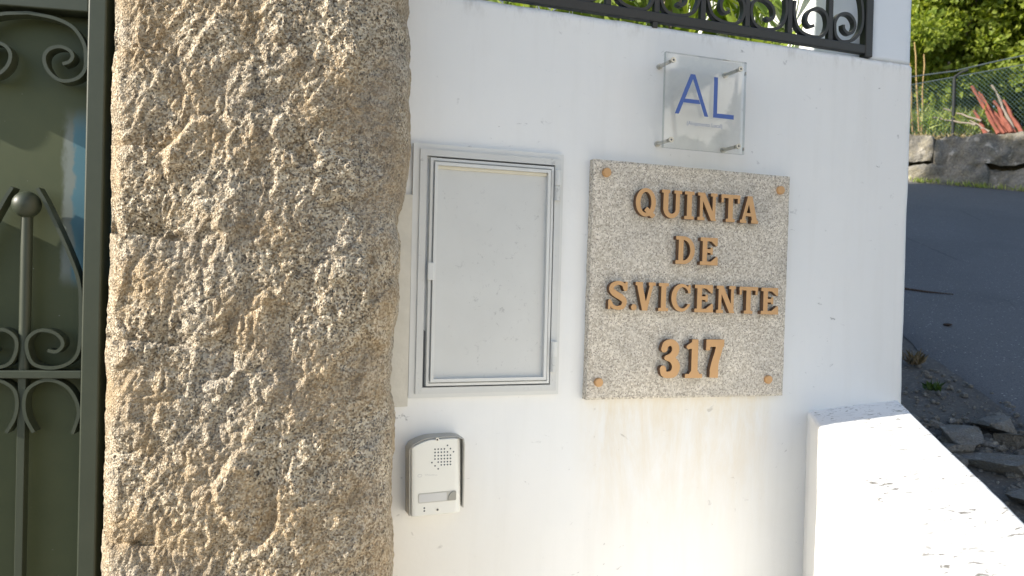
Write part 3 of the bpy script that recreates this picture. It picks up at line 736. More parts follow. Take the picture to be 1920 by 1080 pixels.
# ------------------------------------------------------------------ door intercom
def intercom():
    t = empty('door_intercom', (.326, 0, 1.043), 'white intercom box with speaker holes under a grey hood, below the metal cabinet', 'intercom')
    W, H = .0985, .146
    def arch(x, grow=0):    # top edge height with the hood's rounded rise
        u_ = (x/W); return H-.0135*(1-min(1, u_/.42))**1.8*1.0-.0035*max(0, (u_-.8)/.2)**2+grow
    xs = [W*i/24 for i in range(25)]
    # body / faceplate: extruded with rounding on the right edge
    V = []; F = []
    for i, x in enumerate(xs):
        yf = -.041+(.007*max(0, (x/W-.86)/.14)**2)+.002*max(0, (.06-x/W)/.06)**2
        V += [(x, yf, 0), (x, yf, arch(x)), (x, -.002, arch(x)), (x, -.002, 0)]
    for i in range(24):
        for k in range(4): F.append((4*i+k, 4*i+(k+1) % 4, 4*i+4+(k+1) % 4, 4*i+4+k))
    F += [(3, 2, 1, 0), (96, 97, 98, 99)]
    mb = MB(); mb.add(V, F); mb.build('faceplate', M_PLASTIC, t, smooth=True, bevel=.0015)
    # hood shell
    path = [(-.0012, .0015)]+[(-.0012, z) for z in np.linspace(.02, .120, 8)]
    path += [(-.0012, .1275)]+[(x, arch(x)+.0008) for x in xs[1:-1]]+[(W+.0015, arch(W)+.001)]+[(W+.0035, z) for z in np.linspace(.133, .008, 9)]
    n = len(path); V = []; F = []
    cxm, czm = W/2, H/2
    for i, (x, z) in enumerate(path):
        a = path[max(i-1, 0)]; b = path[min(i+1, n-1)]; dx, dz = b[0]-a[0], b[1]-a[1]; L = math.hypot(dx, dz); nx, nz = -dz/L*.0022, dx/L*.0022
        right = max(0, min(1, (x-W*.9)/(W*.1))) if i > n/2 else 0
        yf = -.0365-.010*right*min(1, z/H)
        V += [(x, yf, z), (x+nx, yf, z+nz), (x+nx*1.2, -.001, z+nz*1.2), (x, -.001, z)]
    for i in range(n-1):
        for k in range(4): F.append((4*i+k, 4*i+(k+1) % 4, 4*i+4+(k+1) % 4, 4*i+4+k))
    F += [(3, 2, 1, 0), (4*n-4, 4*n-3, 4*n-2, 4*n-1)]
    mb = MB(); mb.add(V, F); mb.build('rain_hood', M_HOOD, t, smooth=True)
    def q(cx, cy): return ((cx-95)/5.55/1000, (990-.09*(cx-95)-cy)/5.5/1000)
    dots = []
    cols = [348, 383, 417, 451, 485, 518]; rows = [268, 302, 338, 372, 406, 437]
    for r_, (a, b) in enumerate(((0, 4), (0, 5), (0, 6), (0, 6), (1, 6), (2, 6))):
        dots += [(cols[c_], rows[r_]-.06*(cols[c_]-348)) for c_ in range(a, b)]
    dots += [(485, 224), (518, 257), (552, 290), (314, 410), (348, 444), (383, 475)]
    mb = MB()
    for d in dots:
        x, z = q(*d); n = 10
        mb.add([(x+.00155*math.cos(2*math.pi*i/n), -.0413, z+.00155*math.sin(2*math.pi*i/n)) for i in range(n)]+[(x+.00155*math.cos(2*math.pi*i/n), -.0405, z+.00155*math.sin(2*math.pi*i/n)) for i in range(n)],
               [tuple(range(n))]+[(i, (i+1) % n, n+(i+1) % n, n+i) for i in range(n)])
    mb.build('speaker_holes', M_DARKDOT, t)
    # name window with button
    def rr(x0, z0, x1, z1, r_, k=5):
        out = []
        for cx, cz, a0 in ((x1-r_, z1-r_, 0), (x0+r_, z1-r_, 90), (x0+r_, z0+r_, 180), (x1-r_, z0+r_, 270)):
            for i in range(k+1):
                a = rad(a0+90*i/k); out.append((cx+r_*math.cos(a), cz+r_*math.sin(a)))
        return out
    a = q(165, 845); b = (q(582, 712)[0], a[1]+.0190)
    mb = MB(); mb.prism(rr(a[0], a[1], b[0], b[1], .003), -.0416, -.040); wf = mb.build('name_window', M_HOOD, t)
    mb = MB(); mb.prism(rr(a[0]+.0018, a[1]+.0018, b[0]-.019, b[1]-.0018, .0015), -.0419, -.0410); mb.build('name_card', M_LABEL, wf)
    bx0, bx1 = b[0]-.0165, b[0]-.001
    pts = [(bx1, a[1]+.0012), (bx1, b[1]-.0012)]+[(bx1-.003-(bx1-bx0-.003)*math.sin(rad(g)), a[1]+.0012+(b[1]-a[1]-.0024)*math.cos(rad(g))) for g in np.linspace(0, 90, 12)]
    mb = MB(); mb.prism(pts, -.0435, -.0412); mb.build('call_button', M_BTN, t, bevel=.0008)
    for c_ in ((372, 165), (375, 910)):
        x, z = q(*c_)
        mb = MB(); mb.tube([(x, -.0408, z), (x, -.0418, z)], .0034, 16); mb.tube([(x, -.0417, z), (x, -.0420, z)], .0021, 10, 1); mb.build('screw', [M_STEEL, M_DARKDOT], t)
    mb = MB()
    for c_ in ((232, 893), (232, 923)):
        x, z = q(*c_); mb.tube([(x, -.0408, z), (x, -.0413, z)], .0017, 10)
    mb.build('microphone_holes', M_DARKDOT, t)
    mb = MB(); x, z = q(183, 550)
    mb.flat([(x+.0042*math.cos(v), z+.0026*math.sin(v)) for v in np.linspace(0, 2*math.pi, 20)], .0006, -.0412, -.0406)
    for i in range(7):
        x, z = q(246+20*i, 543); hh = (.0013, .0020, .0013, .0013, .0018, .0013, .0013)[i]
        mb.flat([(x-.0011, z-.0008), (x-.0011, z+hh-.0008), (x+.0009, z+hh-.0008), (x+.0009, z-.0008)], .0005, -.0412, -.0406)
    mb.build('maker_mark', M_LOGO, t)
    t.rotation_euler = (0, rad(-1.4), 0)
intercom()

# ------------------------------------------------------------------ iron railing on the wall
BAYA = [(1.253, 2.192), (1.251, 2.17), (1.254, 2.149), (1.265, 2.127), (1.287, 2.116), (1.316, 2.113), (1.335, 2.118), (1.347, 2.132), (1.351, 2.152), (1.346, 2.171), (1.335, 2.18), (1.319, 2.183), (1.3, 2.176), (1.289, 2.163), (1.287, 2.147), (1.297, 2.137), (1.310, 2.140)]
BAYB = [(1.448, 2.235), (1.456, 2.205), (1.458, 2.171), (1.451, 2.143), (1.432, 2.122), (1.411, 2.114), (1.392, 2.113), (1.377, 2.125), (1.373, 2.146), (1.375, 2.161), (1.386, 2.176), (1.403, 2.182), (1.419, 2.18), (1.432, 2.167), (1.434, 2.152), (1.426, 2.138), (1.413, 2.135), (1.401, 2.143), (1.399, 2.154)]
def railing():
    t = empty('iron_railing', (.9, .005, 2.05), 'black wrought iron railing with scrolls along the top of the white wall', 'railing')
    o = MB(); o.box(.30, .052, 2.0905, 1.4895, .068, 2.1125); P(o.build('bottom_rail', M_IRON, bevel=.002), t)
    o = MB(); o.box(.30, .052, 2.92, 1.4895, .068, 2.945); P(o.build('top_rail', M_IRON, bevel=.002), t)
    bars = [1.3605-.1205*k for k in range(9)]
    for x in bars:
        o = MB(); o.box(x-.0068, .054, 2.1125, x+.0068, .066, 2.92); P(o.build('baluster', M_IRON, bevel=.001), t)
    o = MB(); o.box(1.4665, .050, 2.0835, 1.4885, .072, 3.0); P(o.build('post', M_IRON, bevel=.002), t)
    o = MB(); o.box(.869, .054, 2.078, .881, .066, 2.0905); P(o.build('foot', M_IRON), t)
    A = catmull(BAYA, 5); B = catmull(BAYB, 5)
    def scroll(pts, zflip=False):
        o = MB(); o.flat(pts, .0072, .053, .067)
        P(o.build('scroll', M_IRON, smooth=True), t)
    top = lambda pts: [(x, 5.034-z) for x, z in pts]
    scroll(A); scroll(B); scroll(top(A)); scroll(top(B))
    for k in range(1, 9):
        # next bays to the left: alternate handedness
        c0 = 1.3605-.1205*k-.06025
        cA = 1.3003
        pts = [((x-cA)*(1 if k % 2 == 0 else -1)+c0, z) for x, z in A]
        scroll(pts); scroll(top(pts))
    # measured sizes: the bays are 116 mm wide and the rail runs 8 mm above the coping, flush with the wall face
    for ch in t.children:
        for v in ch.data.vertices:
            v.co.x *= .9648; v.co.z = 2.0665+(v.co.z-2.0905)*.9648; v.co.y -= .054
railing()

# ------------------------------------------------------------------ green gate (hinged beside the post, swung slightly back)
def gate():
    g = empty('iron_gate', (-.2, .05, 0), 'dark green wrought iron gate with scrolls over sheet metal, left of the granite post', 'gate')
    th = rad(9)
    Mg = Matrix(((-math.cos(th), math.sin(th), 0), (math.sin(th), math.cos(th), 0), (0, 0, 1))).transposed()
    # local x runs to the left along the gate, local y runs back; mirrored frame handled by building in world space
    def fin(mb, name, mat, **k):
        mb.v = [(-.2-math.cos(th)*x+math.sin(th)*y, .05+math.sin(th)*x+math.cos(th)*y, z) for x, y, z in mb.v]
        sub = k.pop('sub', None)
        o = mb.build(name, mat, **k); P(o, sub or g); return o
    W = 1.35
    m = MB(); m.box(.0255, 0, .05, .0565, .045, 2.05); fin(m, 'stile', M_GATE, bevel=.003)
    m = MB(); m.box(W-.05, 0, .05, W, .045, 2.05); fin(m, 'stile', M_GATE, bevel=.003)
    m = MB(); m.box(.0565, .002, 1.9545, W-.05, .043, 2.03); fin(m, 'rail', M_GATE, bevel=.002)
    m = MB(); m.box(.0565, .004, 1.3045, W-.05, .036, 1.3185); fin(m, 'rail', M_GATE, bevel=.0015)
    m = MB(); m.box(.0565, .002, .06, W-.05, .043, .12); fin(m, 'rail', M_GATE, bevel=.002)
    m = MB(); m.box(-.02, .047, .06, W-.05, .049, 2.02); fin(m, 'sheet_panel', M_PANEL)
    big = [(.155, 1.946), (.112, 1.940), (.082, 1.926), (.064, 1.899), (.0605, 1.872), (.062, 1.853), (.073, 1.838), (.093, 1.831), (.11, 1.836), (.124, 1.852), (.128, 1.871), (.120, 1.885), (.103, 1.891), (.088, 1.886), (.082, 1.876), (.087, 1.866), (.098, 1.861)]
    low = [(.135, 1.640), (.119, 1.610), (.085, 1.535), (.064, 1.475), (.0605, 1.42), (.0605, 1.371), (.066, 1.345), (.083, 1.329), (.109, 1.323), (.135, 1.330), (.146, 1.352), (.145, 1.375), (.128, 1.389), (.106, 1.387), (.092, 1.376), (.089, 1.363), (.099, 1.352), (.113, 1.354)]
    arch = [(.133, 1.209), (.146, 1.235), (.1495, 1.263), (.143, 1.286), (.122, 1.300), (.1, 1.300), (.078, 1.287), (.064, 1.263), (.0605, 1.239), (.070, 1.206)]
    cx0 = .155
    for k in range(6):
        off = .2*k
        if cx0+off > W-.1: break
        for sgn in (1, -1):
            T = lambda pts: [(cx0+off+(x-cx0)*sgn, z) for x, z in pts]
            m = MB(); m.flat(catmull(T(big), 6), .0058, .006, .032); fin(m, 'scroll', M_GATE, smooth=True)
            m = MB(); m.flat(catmull(T(low), 6), .0058, .006, .032); fin(m, 'scroll', M_GATE, smooth=True)
            m = MB(); m.flat(catmull(T(arch), 6), .0058, .006, .032); fin(m, 'scroll', M_GATE, smooth=True)
        x = cx0+off
        m = MB(); m.tube([(x, .019, 1.3185), (x, .019, 1.60)], .0095, 12); b = fin(m, 'bar', M_GATE, smooth=True)
        m = MB(); m.ball((x, .016, 1.611), .0235, 24, 16); fin(m, 'ball', M_GATE, smooth=True, sub=b)
        m = MB(); m.box(x-.0065, .010, .12, x+.0065, .030, 1.3045); fin(m, 'bar', M_GATE, bevel=.001)
        if k < 5:
            m = MB(); m.box(x+.1-.0065, .010, .12, x+.1+.0065, .030, 1.3045); fin(m, 'bar', M_GATE, bevel=.001)
gate()

# ------------------------------------------------------------------ foliage tools
def leaves(centers, normals, L, Wd, name, mat, parent=None, kind=None, bend=.25):
    """folded diamond leaves at the given points, growing along 'normals'"""
    n = len(centers); d = normals/np.linalg.norm(normals, axis=1, keepdims=True)
    rv = rng.normal(size=(n, 3)); s = np.cross(d, rv); s /= np.linalg.norm(s, axis=1, keepdims=True); nn = np.cross(s, d)
    L = (L*np.ones(n)*(.7+.6*rng.rand(n)))[:, None]; Wd = (Wd*np.ones(n)*(.75+.5*rng.rand(n)))[:, None]
    a = centers; m1 = centers+d*L*.45; t = centers+d*L-nn*L*bend
    V = np.stack([a, m1+s*Wd/2+nn*Wd*.15, t, m1-s*Wd/2+nn*Wd*.15, m1+d*L*.08], 1).reshape(-1, 3)
    b = np.arange(n)*5
    F = np.concatenate([np.stack([b, b+1, b+4], -1), np.stack([b+1, b+2, b+4], -1), np.stack([b+2, b+3, b+4], -1), np.stack([b+3, b, b+4], -1)])
    return mesh_np(name, V, F, mat, parent, False)
def clump_tree(name, base, blobs, nleaf, L, Wd, mat, label, cat, group, trunk_r=.12):
    """blobs: list of (centre, radii)"""
    t = empty(name, tuple(base), label, cat, group)
    C_ = []; N_ = []
    tot = sum(b[1][0]*b[1][2] for b in blobs)
    for c, r_ in blobs:
        k = int(nleaf*r_[0]*r_[2]/tot); nsub = max(6, int(9*r_[0]*r_[2])+8)
        dirs = rng.normal(size=(nsub, 3)); dirs /= np.linalg.norm(dirs, axis=1, keepdims=True)
        sub = np.array(c)+dirs*np.array(r_)*(.55+.45*rng.rand(nsub, 1)); sr = .30*np.mean(r_)*(.6+.8*rng.rand(nsub))
        pick = rng.randint(0, nsub, k); dd = rng.normal(size=(k, 3)); dd /= np.linalg.norm(dd, axis=1, keepdims=True)
        rr_ = (rng.rand(k, 1)**.45); pts = sub[pick]+dd*rr_*sr[pick][:, None]*np.array([1, 1, .8])
        C_.append(pts); nrm = dd+.5*(pts-np.array(c))/np.array(r_)+np.array([0, 0, -.25])+.5*rng.normal(size=(k, 3)); N_.append(nrm)
    C_ = np.concatenate(C_); N_ = np.concatenate(N_)
    P(leaves(C_, N_, L, Wd, 'crown', mat), t)
    mb = MB(); b = Vector(base)
    for c, r_ in blobs[:4]:
        c = Vector(c); mid = b.lerp(c, .5)+Vector((.1, .1, 0)); mb.tube([b, mid, c], [trunk_r, trunk_r*.6, trunk_r*.2], 8)
    P(mb.build('trunk', M_BARK), t)
    return t
def w3(s, t, z): p = wp(s, t); return (p[0], p[1], z)

# hedge trees above the bank
HT = [(-2.4, 3.2, 6.6, 1.7, 1.6, 2.0, 5200, 'light green leafy tree behind the fence, nearest the white wall corner'),
      (.3, 2.9, 6.7, 1.9, 1.5, 2.0, 8200, 'broad light green tree right behind the fence post'),
      (2.7, 2.6, 6.4, 1.6, 1.4, 2.1, 7600, 'light green tree spilling over the right part of the fence'),
      (5.0, 3.0, 7.0, 2.0, 1.8, 2.4, 5000, 'light green tree at the right edge of the view above the red stakes')]
for s_, t_, zc, ra, rb, rc, nl, lab in HT:
    blobs = [(w3(s_, t_, zc), (ra, rb, rc*.8)), (w3(s_-.6, t_-.3, zc+1.3), (ra*.7, rb*.7, rc*.55)), (w3(s_+.7, t_-.2, zc+1.0), (ra*.65, rb*.7, rc*.55)), (w3(s_+.2, t_-.9, zc-.85), (ra*.95, rb*.6, rc*.50)), (w3(s_-.5, t_, zc+2.2), (ra*.6, rb*.6, rc*.5))]
    clump_tree('leafy_tree', w3(s_, t_+.3, 4.1), blobs, int(nl*3.0), .125, .09, M_LEAF, lab, 'tree', 'leafy trees behind the chain link fence')
for i, (s_, t_, lab) in enumerate([(-1.5, 6.5, 'dark tree deep behind the leafy hedge on the left'), (2.5, 6.5, 'dark tree deep behind the leafy hedge, in the middle'), (6.5, 7, 'dark tree deep behind the leafy hedge on the right')]):
    blobs = [(w3(s_, t_, 6.2), (2.6, 1.6, 2.6)), (w3(s_+1, t_, 8.6), (2.4, 1.6, 2)), (w3(s_-1, t_, 9.0), (2.2, 1.6, 2))]
    clump_tree('dark_tree', w3(s_, t_, 4.2), blobs, 9000, .30, .22, M_LEAF2, lab, 'tree', 'dark trees beyond')

# stone retaining wall in rough blocks
def stone_wall():
    t = empty('stone_wall', (*wp(1.5, 0), 3.2), 'rough grey stone retaining wall across the street under the chain link fence', 'stone wall')
    r2_ = np.random.RandomState(5)
    for row in range(2):
        s = -4.0-.4*row
        while s < 7.5:
            L = .75+1.0*r2_.rand(); zb = 3.20-.115*(s+L/2)*.75+.46*row+(0 if row else -.10); h = .455+(.09 if row == 0 else 0)
            top = 4.14-.06*(s+L/2)
            z1 = top+.05*(r2_.rand()-.5) if row else zb+h
            if row: zb = 3.20-.115*(s+L/2)*.75+.455
            n = 26; m = 14; V = []; F = []
            # cube-sphere block: front/back/sides by grid on 6 faces
            def blk(uv, fx):
                base = len(V)
                for i in range(n+1):
                    for j in range(m+1):
                        a = 2*i/n-1; c = 2*j/m-1; x, y, z = fx(a, c)
                        # round the corners
                        p = np.array([x, y, z]); q = p*np.sqrt(np.maximum(1-(p[[1, 2, 0]]**2+p[[2, 0, 1]]**2)*.13, .3))
                        w = wp(s+L/2+q[0]*L*.525, .22+q[1]*.30)
                        zz = (zb+z1)/2+q[2]*(z1-zb)*.53
                        nz = .15*float(fbm(np.array(w[0]*4.3+zz*1.5), np.array(w[1]*4.3+zz*3.3), 130, 5, .62))
                        V.append((w[0]-b_[0]*nz, w[1]-b_[1]*nz, zz+nz*.5))
                for i in range(n):
                    for j in range(m): F.append((base+i*(m+1)+j, base+(i+1)*(m+1)+j, base+(i+1)*(m+1)+j+1, base+i*(m+1)+j+1))
            blk(0, lambda a, c: (a, -1, c)); blk(0, lambda a, c: (a, c, 1)); blk(0, lambda a, c: (-1, a, c)); blk(0, lambda a, c: (1, a, c))
            P(mesh_np('stone', np.array(V), np.array(F), M_STONE, None, True), t)
            s += L*.985
    mb = MB()
    a = wp(-4.5, .30); c = wp(8.5, .30); a2 = wp(-4.5, .6); c2 = wp(8.5, .6)
    mb.add([(*a, 2.2), (*c, 2.2), (*c, 3.55), (*a, 4.3), (*a2, 2.2), (*c2, 2.2), (*c2, 3.55), (*a2, 4.3)], [(0, 1, 2, 3), (4, 7, 6, 5), (3, 2, 6, 7), (0, 3, 7, 4), (1, 5, 6, 2)])
    P(mb.build('backfill', M_BANK), t)
stone_wall()

def fence():
    t = empty('chain_link_fence', (*wp(.9, .35), 4.1), 'dark green chain link fence on slim posts above the stone wall', 'fence')
    T0 = .42
    def top(s): return 5.12+.10*s
    def bot(s): return 4.18-.055*s
    def pt(s, v, dy=0): w = wp(s, T0+dy); return (w[0], w[1], bot(s)+v*(top(s)-bot(s)))
    for s in (-1.62, .62+.0, 2.9, 5.2, -3.8):
        mb = MB(); a = pt(s, 0); c = pt(s, 1); mb.tube([(a[0], a[1], a[2]-.15), (c[0], c[1], c[2])], .028, 8)
        mb.tube([(c[0], c[1], c[2]), (c[0]+.10*e[0], c[1]+.10*e[1], c[2]+.07), (c[0]+.20*e[0], c[1]+.20*e[1], c[2]+.10)], .022, 8); P(mb.build('fence_post', M_POST), t)
    mb = MB(); mb.tube([pt(s, 1) for s in np.linspace(-3.8, 5.2, 30)], .009, 5); P(mb.build('top_wire', M_CABLE), t)
    mb = MB()
    for a, c in ((-1.62, .62), (.62, 2.9), (2.9, 5.2)):
        mb.tube([(lambda q, v: (q[0], q[1], q[2]+v))(pt(a+(c-a)*k/10, 1), .10-.05*math.sin(math.pi*k/10)*(-1)) for k in range(11)], .011, 5)
    P(mb.build('sagging_cable', M_CABLE), t)
    mb = MB(); dx = .062
    for k in np.arange(-3.8, 5.2, dx):
        for sg in (1, -1):
            pts = []
            for v in np.linspace(0, 1, 3):
                s = k+sg*v*1.0
                if -3.8 <= s <= 5.25: pts.append(pt(s, v, .004*sg))
            if len(pts) > 1: mb.tube(pts, .0023, 3, cap=False)
    P(mb.build('wire_mesh', M_FENCE), t)
fence()

# stakes, sticks and stalks behind the fence
def stick(name, a, c, r_, mat, label, cat, group):
    mb = MB(); A = Vector(a); B = Vector(c); d = B-A
    pts = [A+d*k/6+Vector((.010*math.sin(k*2.1+a[0]*9+r_*90), .010*math.cos(k*1.7+c[1]*7), .008*math.sin(k*3+a[2]*7))) for k in range(7)]
    pts[0] = A; mb.tube(pts, [r_*.75*(1-.35*k/6)*(1+.25*math.sin(k*2.7+c[0]*5)) for k in range(7)], 7)
    o = mb.build(name, mat, smooth=True); tag(o, label, cat, group)
G1 = 'faded red stakes leaning behind the fence'
for a, c, r_, lab in [((11.91, 7.98, 4.12), (11.89, 8.62, 5.04), .055, 'faded red stake leaning just right of the fence post, the longest one'),
                 ((11.98, 7.88, 4.14), (12.07, 8.38, 5.03), .035, 'thin greyish pink stake reaching highest at the right of the leaning bundle'),
                 ((11.88, 7.86, 4.12), (12.02, 8.29, 4.73), .05, 'red stake in the middle of the leaning bundle'),
                 ((11.80, 8.02, 4.12), (11.86, 8.55, 4.95), .045, 'red stake lying against the longest one in the bundle'),
                 ((11.72, 8.18, 4.12), (11.83, 8.51, 4.60), .05, 'short red stump of a stake at the left foot of the bundle'),
                 ((11.95, 7.84, 4.12), (11.93, 8.36, 4.66), .034, 'short red stake in front of the crossing slim one'),
                 ((12.00, 7.76, 4.12), (12.10, 8.26, 4.60), .036, 'red stake lowest at the right side of the bundle'),
                 ((11.84, 7.95, 4.12), (11.93, 8.52, 4.93), .026, 'thin red stake close behind the longest one'),
                 ((11.93, 7.90, 4.12), (11.97, 8.48, 4.80), .03, 'slim red stake crossing behind the middle of the bundle'),
                 ((11.86, 8.00, 4.12), (11.85, 8.40, 4.86), .028, 'slim red stake standing steepest in the bundle, near the fence post'),
                 ((12.02, 7.80, 4.12), (12.06, 8.16, 4.72), .045, 'red stake at the right foot of the leaning bundle')]:
    stick('leaning_stake', a, c, r_, M_GREYWOOD if 'greyish' in lab else M_RED, lab, 'stake', G1)
G2 = 'grey sticks lying on the bank'
for a, c, lab in [((11.67, 8.24, 4.36), (11.52, 8.87, 4.68), 'upper grey stick slanting across the bank left of the fence post'),
                  ((11.62, 8.30, 4.30), (11.47, 9.07, 4.56), 'lower grey stick lying flat across the bank left of the fence post'),
                  ((11.75, 8.15, 4.17), (11.70, 8.48, 4.42), 'short grey stick sloping down to the wall right of the fence post')]:
    stick('grey_stick', a, c, .022, M_GREYWOOD, lab, 'stick', G2)
G3 = 'dry stalks beside the white wall corner'
for a, c, lab in [((11.26, 9.12, 4.3), (11.27, 9.28, 5.92), 'tallest tan dry stalk rising against the hedge by the white wall corner'),
                  ((11.30, 9.10, 4.3), (11.38, 9.17, 5.69), 'tan dry stalk leaning right, beside the tallest one'),
                  ((11.20, 9.20, 4.3), (11.22, 9.32, 5.55), 'short tan dry stalk almost hidden by the white wall corner')]:
    stick('dry_stalk', a, c, .022, M_STALK, lab, 'stalk', G3)

def grass():
    n = 9000; s = rng.uniform(-4, 1.4, n); tt = rng.uniform(.5, 2.0, n)
    s2 = rng.uniform(1.2, 6, 1200); t2 = rng.uniform(.5, 1.6, 1200); s = np.concatenate([s, s2]); tt = np.concatenate([tt, t2]); n = len(s)
    z = 4.16-.06*s+.1*smooth(0, 1, tt)
    base = np.stack([E0[0]+e[0]*s+b_[0]*tt, E0[1]+e[1]*s+b_[1]*tt, z], -1)
    N = np.stack([.35*rng.normal(size=n)+.15, .35*rng.normal(size=n), np.ones(n)], -1)
    L = np.where(s < 1.2, .30+.25*rng.rand(n), .2)
    o = leaves(base, N, L, .03, 'grass', M_GRASS, None, bend=.35); tag(o, 'tall green grass on the bank behind the chain link fence', 'grass', kind='stuff')
    n = 1500; s = rng.uniform(-4, 6, n); tt = rng.uniform(.28, .7, n); z = 4.14-.06*s
    base = np.stack([E0[0]+e[0]*s+b_[0]*tt, E0[1]+e[1]*s+b_[1]*tt, z], -1); N = np.stack([.8*rng.normal(size=n), .8*rng.normal(size=n), .8*np.ones(n)], -1)
    o = leaves(base, N, .16, .02, 'dry_grass', M_DRY, None, bend=.3); tag(o, 'dry litter and dead grass along the top of the stone wall', 'dry grass', kind='stuff')
    # tufts at the foot of the stone wall
    n = 1400; s = rng.uniform(-3, 7, n); tt = -rng.uniform(0, .22, n)**1; X = E0[0]+e[0]*s+b_[0]*tt; Y = E0[1]+e[1]*s+b_[1]*tt
    base = np.stack([X, Y, street(X, Y)+.03], -1); N = np.stack([.5*rng.normal(size=n), .5*rng.normal(size=n), np.ones(n)], -1)
    o = leaves(base, N, .10, .02, 'verge_grass', M_GRASS, None); tag(o, 'low grass where the stone wall meets the street', 'grass', kind='stuff')
grass()

# ------------------------------------------------------------------ garden behind the railing
def lance_plant(x, y, h, n, lab, spread=.5):
    t = empty('garden_plant', (x, y, 1.95), lab, 'plant', 'leafy plants behind the iron railing')
    mb = MB(); Cn = []; Nn = []
    for k in range(3):
        a = rng.uniform(0, 6.28); tip = Vector((x+.12*math.cos(a), y+.12*math.sin(a), 1.95+h)); b = Vector((x, y, 1.93))
        mb.tube([b, b.lerp(tip, .5), tip], [.006, .005, .003], 6)
        for j in range(n//3):
            q = b.lerp(tip, rng.uniform(.05, 1)); th_ = rng.uniform(0, 6.28)
            Cn.append(q); Nn.append((spread*math.cos(th_), spread*math.sin(th_), rng.uniform(.25, 1)))
    P(mb.build('stem', M_LANCE), t)
    P(leaves(np.array(Cn), np.array(Nn), .20, .034, 'foliage', M_LANCE, bend=.15), t)
for x, y, h, n, lab in [(.78, .45, .40, 54, 'bright lance leaved plant furthest left behind the railing'), (1.00, .55, .50, 60, 'bright plant just left of the slim grey trunk'),
                        (1.40, .60, .50, 60, 'bright plant just right of the slim grey trunk'), (1.22, .85, .6, 66, 'tall bright plant behind the slim grey trunk'),
                        (.55, .7, .45, 50, 'green plant at the dark left end of the railing'),
                        (1.36, .38, .42, 60, 'plant nearest the right end of the railing, in front of the sunlit side wall'), (1.12, .42, .40, 54, 'low bright plant between the slim trunk and the left plants'),
                        (1.30, 1.25, .75, 70, 'taller plant set back behind the middle scrolls'), (.85, 1.2, .8, 70, 'taller plant set back behind the left scrolls')]:
    lance_plant(x, y, h, n, lab)
def slim_tree():
    t = empty('slim_tree', (1.26, .60, 1.95), 'slim grey brown tree trunk leaning behind the railing scrolls', 'tree')
    mb = MB(); mb.tube([(1.235, .60, 1.93), (1.245, .60, 2.3), (1.26, .62, 2.8), (1.27, .66, 3.5)], [.036, .034, .030, .022], 14); P(mb.build('trunk', M_BARK, smooth=True), t)
    k = 900; dd = rng.normal(size=(k, 3)); dd /= np.linalg.norm(dd, axis=1, keepdims=True)
    c = np.array([1.2, .8, 3.75])+dd*(rng.rand(k, 1)**.4)*np.array([.55, .5, .5]); P(leaves(c, dd+.5*rng.normal(size=(k, 3)), .10, .04, 'crown', M_LEAF2), t)
slim_tree()
for x, y, zc, r_, lab in [(.75, 3.0, 2.7, .8, 'dark bush deep in the garden behind the left half of the railing'), (1.9, 4.3, 3.3, .75, 'dark bush deep in the garden behind the slim trunk'), (2.6, 5.6, 3.5, .7, 'dark bush further back behind the railing scrolls')]:
    clump_tree('garden_bush', (x, y, 2.2), [((x, y, zc), (r_, r_, r_*.9))], 2600, .10, .05, M_LEAF2, lab, 'bush', 'dark bushes in the garden', .03)

# ------------------------------------------------------------------ rubble by the street, twig, weed
def rock(x, y, w, d_, h, seed, lab, rz=0):
    bm = bmesh.new(); bmesh.ops.create_icosphere(bm, subdivisions=4, radius=1)
    rs = np.random.RandomState(seed); off = rs.rand(3)*30
    planes = [(lambda v: v/np.linalg.norm(v))(rs.normal(size=3)*np.array([1, 1, .8])) for _ in range(9)]+[np.array([.1, .15, .98])]; cut = np.append(.32+.33*rs.rand(9), .35)
    for v in bm.verts:
        p = np.array(v.co)
        for pl, c_ in zip(planes, cut):
            q = p@pl
            if q > c_: p = p-pl*(q-c_)*.97
        nz = 1.3*float(fbm(np.array(p[0]*2+off[0]+p[2]), np.array(p[1]*2+off[1]-p[2]), 140, 5, .6)); p = p*(1+.17*nz)
        a = p[0]*w/2; b = p[1]*d_/2; v.co = (a*math.cos(rz)-b*math.sin(rz), a*math.sin(rz)+b*math.cos(rz), p[2]*h/2)
    me = bpy.data.meshes.new('rock'); bm.to_mesh(me); bm.free(); me.materials.append(M_RUBBLE)
    me.polygons.foreach_set('use_smooth', [True]*len(me.polygons))
    try: me.set_sharp_from_angle(angle=rad(35))
    except Exception: pass
    o = bpy.data.objects.new('rock', me); C.objects.link(o); o.location = (x, y, street(x, y)+h*.22)
    tag(o, lab, 'rock', 'broken rocks on the verge beyond the parapet')
ROCKS = [(2.88, .72, .22, .17, .13, 'blocky tan grey rock between the two largest rocks'), (2.60, .72, .20, .16, .11, 'blocky rock touching the parapet side of the rubble'),
         (2.72, .80, .36, .26, .16, 'large flat grey rock at the head of the rubble'), (2.93, .86, .28, .22, .13, 'pale blue grey rock right of the large flat one'),
         (2.62, .58, .34, .22, .13, 'long grey rock below the large flat one'), (2.78, .55, .24, .18, .10, 'small angular rock in the middle of the rubble'),
         (2.55, .38, .26, .20, .10, 'rounded pale rock near the parapet edge'), (2.80, .32, .30, .22, .10, 'blue grey rock lowest at the right edge of the view'),
         (2.66, 1.00, .16, .12, .09, 'small tan rock at the top of the rubble'), (3.05, .62, .20, .16, .08, 'small rock half sunk near the asphalt')]
for i, (x, y, w, d_, h, lab) in enumerate(ROCKS): rock(x, y, w, d_, h, 200+i, lab, rz=.5*i)
n = 900; px = rng.uniform(2.2, 3.3, n); py = rng.uniform(-.1, 1.6, n)
mb = MB()
